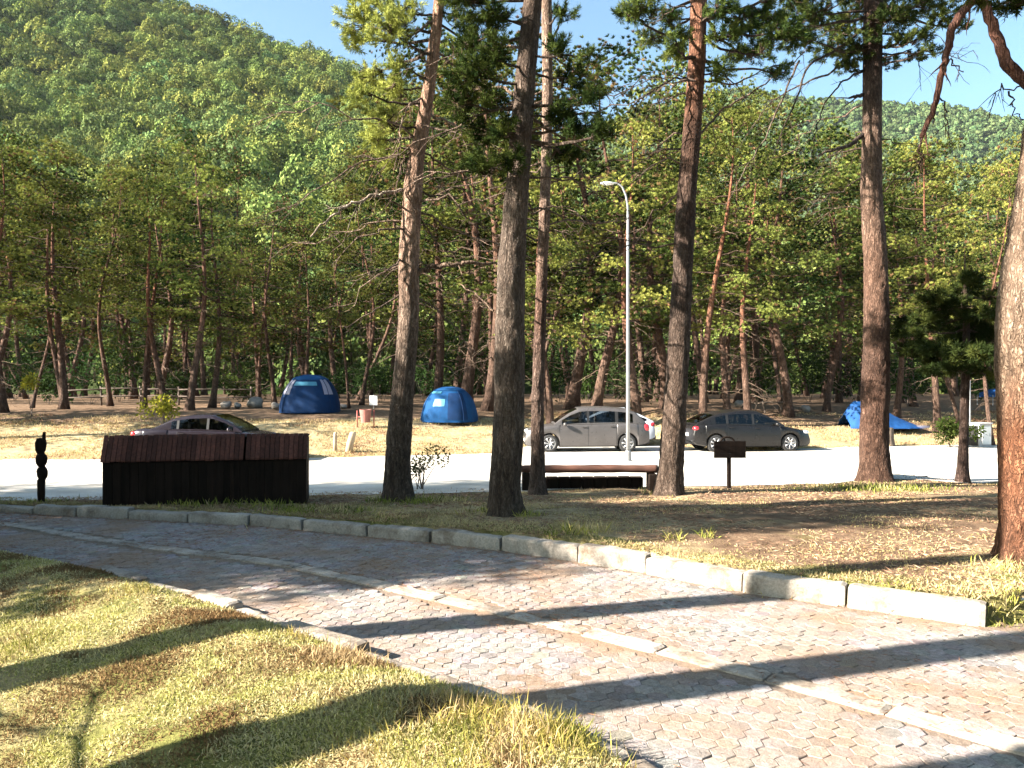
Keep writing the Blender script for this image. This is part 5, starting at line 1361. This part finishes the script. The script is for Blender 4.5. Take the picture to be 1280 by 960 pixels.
mb = MB(); lathe(mb, [(.26, -.1), (.24, .1), (.2, .3), (.19, 22 * k), (.17, 23 * k), (0, 23 * k)], 18); v = mb.v[0]; v += np.array([noise.noise_vector(Vector(p * 6)) for p in v]) * .05; mb.build('stump', M['dead_wood'], r, True)
d = 30.4; x, y, z = at(1223, d); k = d / FX
r = thing('utility_box', 'pale grey utility box with a dark side by the road end', 'cabinet', (x, y, z - .03), .35)
mb = MB(); addbox(mb, 0, 0, .47, .66, .6, .9, bev=.02); mb.build('body', M['concrete'], r)
mb = MB(); addbox(mb, 0, 0, .94, .74, .68, .06, bev=.02); mb.build('lid', M['concrete'], r)
dr = MB(); addbox(dr, .04, -.312, .48, .46, .02, .7, bev=.008); dr = dr.build('door', M['white_paint'], r)
mb = MB(); addbox(mb, .2, -.33, .5, .02, .02, .12, bev=.005); mb.build('handle', M['steel'], dr)
mb = MB(); addbox(mb, -.338, 0, .47, .012, .5, .78, bev=.004); mb.build('side_panel', M['black_trim'], r)
d = 30.6; x, y, z = at(1212, d)
r = thing('metal_pole', 'thin grey metal pole right beside the utility box', 'pole', (x, y, z)); mb = MB(); V, F = tube([(0, 0, -.1), (0, 0, 1.3), (0, 0, 2.6)], [.045, .04, .035], 8); mb.add(V, F); mb.build('shaft', M['steel'], r, True)
# rail fence along the stand
fr = np.random.default_rng(8)
r = thing('rail_fence', 'weathered two rail wooden fence along the edge of the stand', 'fence', (0, 0, 0))
fx = np.arange(-23.2, -13.5, 1.9); fy = 40.2 + .5 * np.sin(fx * .3); fz = ground(fx, fy)
for i in range(len(fx)):
    mb = MB(); V, F = tube([(fx[i], fy[i], fz[i] - .1), (fx[i] + fr.normal() * .03, fy[i], fz[i] + 1.0)], .055, 8); mb.add(V, F); mb.build('post', M['twig'], r, True)
    if i:
        for hh in (.45, .85):
            mb = MB(); V, F = tube([(fx[i - 1], fy[i - 1] - .06, fz[i - 1] + hh + fr.normal() * .03), (fx[i], fy[i] - .06, fz[i] + hh + fr.normal() * .03)], .035, 7); mb.add(V, F); mb.build('rail', M['twig'], r, True)
# picnic tables under the trees
def picnic(px, d, rz, lab):
    x, y, z = at(px, d); r = thing('picnic_table', lab, 'picnic table', (x, y, z), rz, None)
    mb = MB(); [addbox(mb, 0, yy, .74, 1.7, .13, .04, bev=.006, c=np.ones(3) * .8) for yy in (-.29, -.145, 0, .145, .29)]; mb.build('tabletop', M['dead_wood'], r)
    for s in (-1, 1):
        mb = MB(); addbox(mb, 0, s * .68, .44, 1.7, .26, .04, bev=.006); mb.build('seat', M['dead_wood'], r)
        mb = MB(); addbox(mb, s * .6, 0, .40, .07, 1.4, .06, bev=.006)
        for q in (-1, 1):
            V, F = tube([(s * .6, q * .58, -.05), (s * .6, q * .2, .72)], .04, 6); mb.add(V, F)
        mb.build('leg', M['dead_wood'], r)
picnic(965, 37, .1, 'weathered picnic table under the pines behind the black hatchback')
# pale boulders at the edge of the stand
for i, (px, d, s, lab) in enumerate([(283, 35.5, .33, 'pale boulder beside the straight dark trunk'), (297, 36, .26, 'small pale boulder beside the larger one behind the sedan'), (346, 34.8, .3, 'pale boulder at the foot of the grey shouldered dome tent'), (429, 36, .25, 'small pale boulder just right of the grey shouldered dome tent'), (985, 36.5, .36, 'pale boulder by the picnic table behind the black hatchback'), (1006, 37.5, .3, 'second pale boulder right of the one by the hatchback table'), (925, 39, .34, 'pale boulder between the reddish trunks behind the hatchback'), (318, 37, .55, 'tall pale grey boulder between dark trunks behind the sedan')]):
    x, y, z = at(px, d); mb = MB(); th = np.linspace(0, np.pi, 12); lathe(mb, np.stack([np.sin(th) * s, -np.cos(th) * s * .8], 1) * .7, 18)
    v = mb.v[0]; v *= 1 + .0; v += np.array([noise.noise_vector(Vector(p * 2.2 + np.array([i * 7, 0, 0]))) for p in v]) * .35 * s + np.array([noise.noise_vector(Vector(p * 7)) for p in v]) * .06; mb.v[0] = v
    o = mb.build('boulder', M['stone'], None, True); o.location = (x, y, z + s * .4); tag(o, lab, 'rock')
o = MB(); V, F = tube(np.array([(0, 0, .1), (.5, .03, .13), (1.0, 0, .11), (1.5, .06, .15)]), [.11, .1, .1, .08], 12); o.add(V, F); x, y, z = at(1190, 16.6); o = o.build('fallen_log', M['dead_wood'], None, True); o.location = (x - 1.35, y, z - .04); o.scale = (.55, .55, .45); tag(o, 'short fallen log lying by the slim dark pine', 'log')
# ------------------------------------------------------------------ grass
def blades(name, X, Y, g_, L, wd, cols, label, lean=.8, patch=None, kind='stuff', lift=0.0):
    Z = ground(X, Y) - .008 + lift; n = len(X)
    d = rand_dir(n, g_); d[:, 2] = np.abs(d[:, 2]) + g_.uniform(.15, lean, n); d = unit(d)
    c = np.asarray(cols); f = np.clip((fnoise(X * 1.3 + 5, Y * 1.3 + 5, 4) - .36) * 3.4 + g_.normal(size=n) * .16, 0, .999) * (len(c) - 1)
    i = f.astype(int); t = c[i] * (1 - (f - i))[:, None] + c[i + 1] * (f - i)[:, None]
    t = t * g_.uniform(.7, 1.25, (n, 1))
    mb = MB(); cards(mb, np.stack([X, Y, Z], 1), d, L, wd, t, bend=.45, g=g_)
    return tag(mb.build(name, M['grass']), label, 'grass', kind=kind)
STRAW, YEL, GRN, BRN, DGR = (.50, .40, .20), (.42, .37, .09), (.20, .23, .04), (.24, .14, .07), (.07, .09, .02)
g_ = np.random.default_rng(31)
# the rough lawn nearest the camera
n = 520000
Y = 3.0 + 5.2 * g_.random(n) ** 1.35; X = -Y * .70 + g_.random(n) * (Y * .70 + .9)
k = (Y < ye(X) - .03 + (fnoise(X * 3, Y * 3, 2) - .5) * .22) & (fnoise(X * 2.1 + 11, Y * 2.1, 4) > g_.uniform(.25, .68, n))
X, Y = X[k], Y[k]
blades('lawn_grass', X, Y, g_, g_.uniform(.015, .05, len(X)) * (.7 + .6 * fnoise(X * 1.2, Y * 1.2, 2)), .0042 + .0006 * Y, [(.2, .11, .06), (.34, .24, .13), (.56, .46, .26), (.58, .49, .29), (.54, .45, .24), (.46, .39, .16), (.33, .31, .08), (.54, .46, .21), (.58, .48, .28), (.44, .33, .18), (.22, .13, .07)], 'short dry yellow green grass on the near lawn corner')
# long tufts at the tip of the lawn
T = [(-1.35, 5.02, .10, 260, .5), (.12, 3.66, .17, 900, .8), (.30, 3.58, .12, 600, .8), (-.22, 3.85, .12, 500, .8), (-.9, 4.55, .14, 320, .6), (-1.1, 4.7, .12, 260, .6), (-2.9, 6.0, .1, 200, .5), (-3.3, 5.2, .1, 200, .6), (.0, 3.45, .2, 700, .8), (-.5, 3.6, .2, 500, .6)]
X = np.concatenate([g_.normal(a, s, m) for a, b, s, m, l in T]); Y = np.concatenate([g_.normal(b, s, m) for a, b, s, m, l in T]); Lm = np.concatenate([np.full(m, l) for a, b, s, m, l in T])
k = Y < ye(X) + .1; X, Y, Lm = X[k], Y[k], Lm[k]
blades('tall_grass', X, Y, g_, g_.uniform(.08, .24, len(X)) * Lm, .0048, [(.46, .38, .2), YEL, (.3, .3, .08), DGR, GRN, STRAW], 'longer straw and green grass tufts at the lawn tip', 1.9)
# verge
n = 260000
X = g_.uniform(-9, 12, n); Y = yk(X) + .17 + (yf(X) - yk(X) + .3) * g_.random(n) ** 1.25
edge = np.exp(-(Y - yk(X)) / .8)
k = (np.abs(X) < Y * .72 + .5) & (fnoise(X * .9 + 31, Y * 1.5, 3) + .35 * edge > g_.uniform(.44, .74, n))
X, Y = X[k], Y[k]
blades('verge_grass', X, Y, g_, g_.uniform(.015, .05, len(X)) * (1 + .5 * np.exp(-(Y - yk(X)) / .5)), .006 + .0005 * Y, [STRAW, (.44, .34, .19), (.40, .32, .16), (.26, .23, .09), (.40, .32, .17), BRN, STRAW], 'thin dry grass on the needle strewn verge')
T = []
for px, py, s, m, l in [(725, 668, .10, 170, 1), (745, 664, .09, 110, 1), (705, 662, .08, 80, .8), (690, 672, .06, 60, .7), (840, 676, .05, 40, .9), (885, 672, .05, 40, .9), (555, 628, .16, 260, .8), (520, 628, .16, 200, .7), (480, 628, .16, 200, .7), (1095, 612, .35, 500, 1.0), (1050, 610, .3, 240, .8), (1140, 612, .3, 260, .8), (1010, 612, .3, 200, .7), (620, 640, .16, 240, .7), (660, 645, .1, 140, .7), (830, 617, .2, 220, .7), (180, 628, .2, 200, .8), (250, 632, .25, 260, .8), (330, 632, .25, 300, .8), (370, 640, .2, 260, .8), (1265, 712, .12, 160, .8), (1270, 770, .09, 260, .7), (1247, 785, .05, 120, .5), (990, 735, .05, 60, .6), (960, 745, .05, 60, .6), (1200, 765, .08, 120, .5), (1120, 758, .08, 80, .5), (60, 628, .2, 160, .6), (20, 632, .2, 120, .6), (430, 640, .2, 260, .7), (480, 650, .12, 120, .6)]:
    p = pick(px, py); T.append((p[0], p[1], s, m, l))
X = np.concatenate([g_.normal(a, s, m) for a, b, s, m, l in T]); Y = np.concatenate([g_.normal(b, s, m) for a, b, s, m, l in T]); Lm = np.concatenate([np.full(m, l) for a, b, s, m, l in T])
blades('verge_tufts', X, Y, g_, g_.uniform(.06, .22, len(X)) * Lm, .007 + .0004 * Y, [(.46, .38, .2), YEL, (.3, .3, .08), GRN, DGR, STRAW], 'scattered longer grass tufts along the kerb and round the trunks', 2.2)
# bank across the road
n = 150000
X = g_.uniform(-24, 30, n); Y = yb(X) - .4 + 8.5 * g_.random(n)
k = (fnoise(X * .5 + 51, Y * .9, 3) > g_.uniform(.3, .6, n)) & (Y - yb(X) < 5.5 + 2 * fnoise(X * .5, Y * .5, 2))
X, Y = X[k], Y[k]
blades('bank_grass', X, Y, g_, g_.uniform(.05, .16, len(X)), .022, [STRAW, (.50, .41, .24), (.40, .31, .16), (.38, .32, .12), STRAW, BRN], 'bleached dry grass on the sunny bank across the road', 1.2)
# fallen needles and bits on the road
n = 42000
X = g_.uniform(-8, 5.5, n); Y = ye(X) + (yk(X) - ye(X)) * g_.random(n)
w = np.exp(-(Y - ye(X)) / .5) + np.exp(-(yk(X) - Y) / .25) + .8 * np.exp(-np.abs(Y - ystrip(X)) / .15) + 1.2 * (fnoise(X * .9 + 3, Y * .9, 3) > .56)
k = (g_.random(n) < w * .4) & (Y > 2.6); X, Y = X[k], Y[k]
d = rand_dir(len(X), g_); d[:, 2] *= .06; d = unit(d)
mb = MB(); cards(mb, np.stack([X, Y, np.full(len(X), .006) + .008 * g_.random(len(X))], 1), d, g_.uniform(.03, .075, len(X)), .0035, np.array((.26, .14, .07)) * g_.uniform(.5, 1.5, (len(X), 1)), g=g_)
n = 60000
X = g_.uniform(-7, 9, n); Y = yk(X) + .15 + (yf(X) - yk(X) + .5) * g_.random(n)
k = (np.abs(X) < Y * .70 + .3) & (fnoise(X * 1.1 + 7, Y * 1.6, 3) > g_.uniform(.3, .6, n)); X, Y = X[k], Y[k]
d = rand_dir(len(X), g_); d[:, 2] = np.abs(d[:, 2]) * .12; d = unit(d)
cc = np.array((.27, .175, .11)) * g_.uniform(.5, 1.7, (len(X), 1)); cc[g_.random(len(X)) < .25] = (.42, .34, .22)
cards(mb, np.stack([X, Y, ground(X, Y) + .004], 1), d, g_.uniform(.04, .10, len(X)), .006 + .0003 * Y, cc, g=g_)
tag(mb.build('needle_litter', M['grass']), 'fallen brown pine needles strewn over the paved road and verge', 'needle litter', kind='stuff')

# ------------------------------------------------------------------ sun, sky, camera
SUN_EL, SUN_FROM = 28.0, np.array([-.956, -.292])
az = math.atan2(SUN_FROM[0], SUN_FROM[1])       # clockwise from +Y
sd = np.array([SUN_FROM[0] * math.cos(R(SUN_EL)), SUN_FROM[1] * math.cos(R(SUN_EL)), math.sin(R(SUN_EL))])
L = bpy.data.lights.new('sun', 'SUN'); L.energy = 5.0; L.angle = R(.5); L.color = (1.0, .91, .79)
o = bpy.data.objects.new('sun', L); COL.objects.link(o); o.rotation_euler = Vector(sd).to_track_quat('Z', 'Y').to_euler(); o.location = (-20, -10, 30)
w = bpy.data.worlds.new('World'); sc.world = w; w.use_nodes = True
nt = w.node_tree; nt.nodes.clear()
sk = nt.nodes.new('ShaderNodeTexSky'); sk.sky_type = 'NISHITA'; sk.sun_disc = False; sk.sun_elevation = R(SUN_EL); sk.sun_rotation = az % (2 * math.pi)
sk.air_density = 1.0; sk.dust_density = 1.6; sk.ozone_density = .6
bg = nt.nodes.new('ShaderNodeBackground'); bg.inputs[1].default_value = .05; ou = nt.nodes.new('ShaderNodeOutputWorld')
tc = mixc(nt, 1.0, sk.outputs[0], (.86, 1.06, 1.06), 'MULTIPLY'); nt.links.new(tc, bg.inputs[0]); nt.links.new(bg.outputs[0], ou.inputs[0])

hz = MB(); addbox(hz, 50, 560, 215, 2600, 1520, 450); m, ntv = new_mat('haze_air')
pv = nd(ntv, 'ShaderNodeVolumePrincipled'); pv.inputs['Color'].default_value = (.80, .90, 1.0, 1); pv.inputs['Density'].default_value = .00005; pv.inputs['Anisotropy'].default_value = .2
ov = nd(ntv, 'ShaderNodeOutputMaterial'); lk(ntv, pv.outputs[0], ov.inputs['Volume'])
tag(hz.build('haze', m), kind='stuff')
cam = bpy.data.cameras.new('camera'); co = bpy.data.objects.new('camera', cam); COL.objects.link(co)
cam.sensor_fit = 'HORIZONTAL'; cam.angle = 2 * math.atan(640 / FX); cam.clip_end = 6000; cam.clip_start = .05
co.location = (0, 0, CAMZ); co.rotation_euler = (R(90) + math.atan((HY - 480) / FX), 0, 0)
sc.camera = co
sc.view_settings.view_transform = 'Standard'; sc.view_settings.look = 'None'; sc.view_settings.gamma = 1; sc.view_settings.exposure = 2.62
sc.view_settings.use_curve_mapping = False
sc.render.engine = 'CYCLES'
cy = sc.cycles; cy.max_bounces = 6; cy.diffuse_bounces = 1; cy.glossy_bounces = 3; cy.transmission_bounces = 3; cy.transparent_max_bounces = 8; cy.use_denoising = True
cy.caustics_reflective = False; cy.caustics_refractive = False; cy.sample_clamp_indirect = 5
try: cy.denoiser = 'OPENIMAGEDENOISE'
except Exception: pass
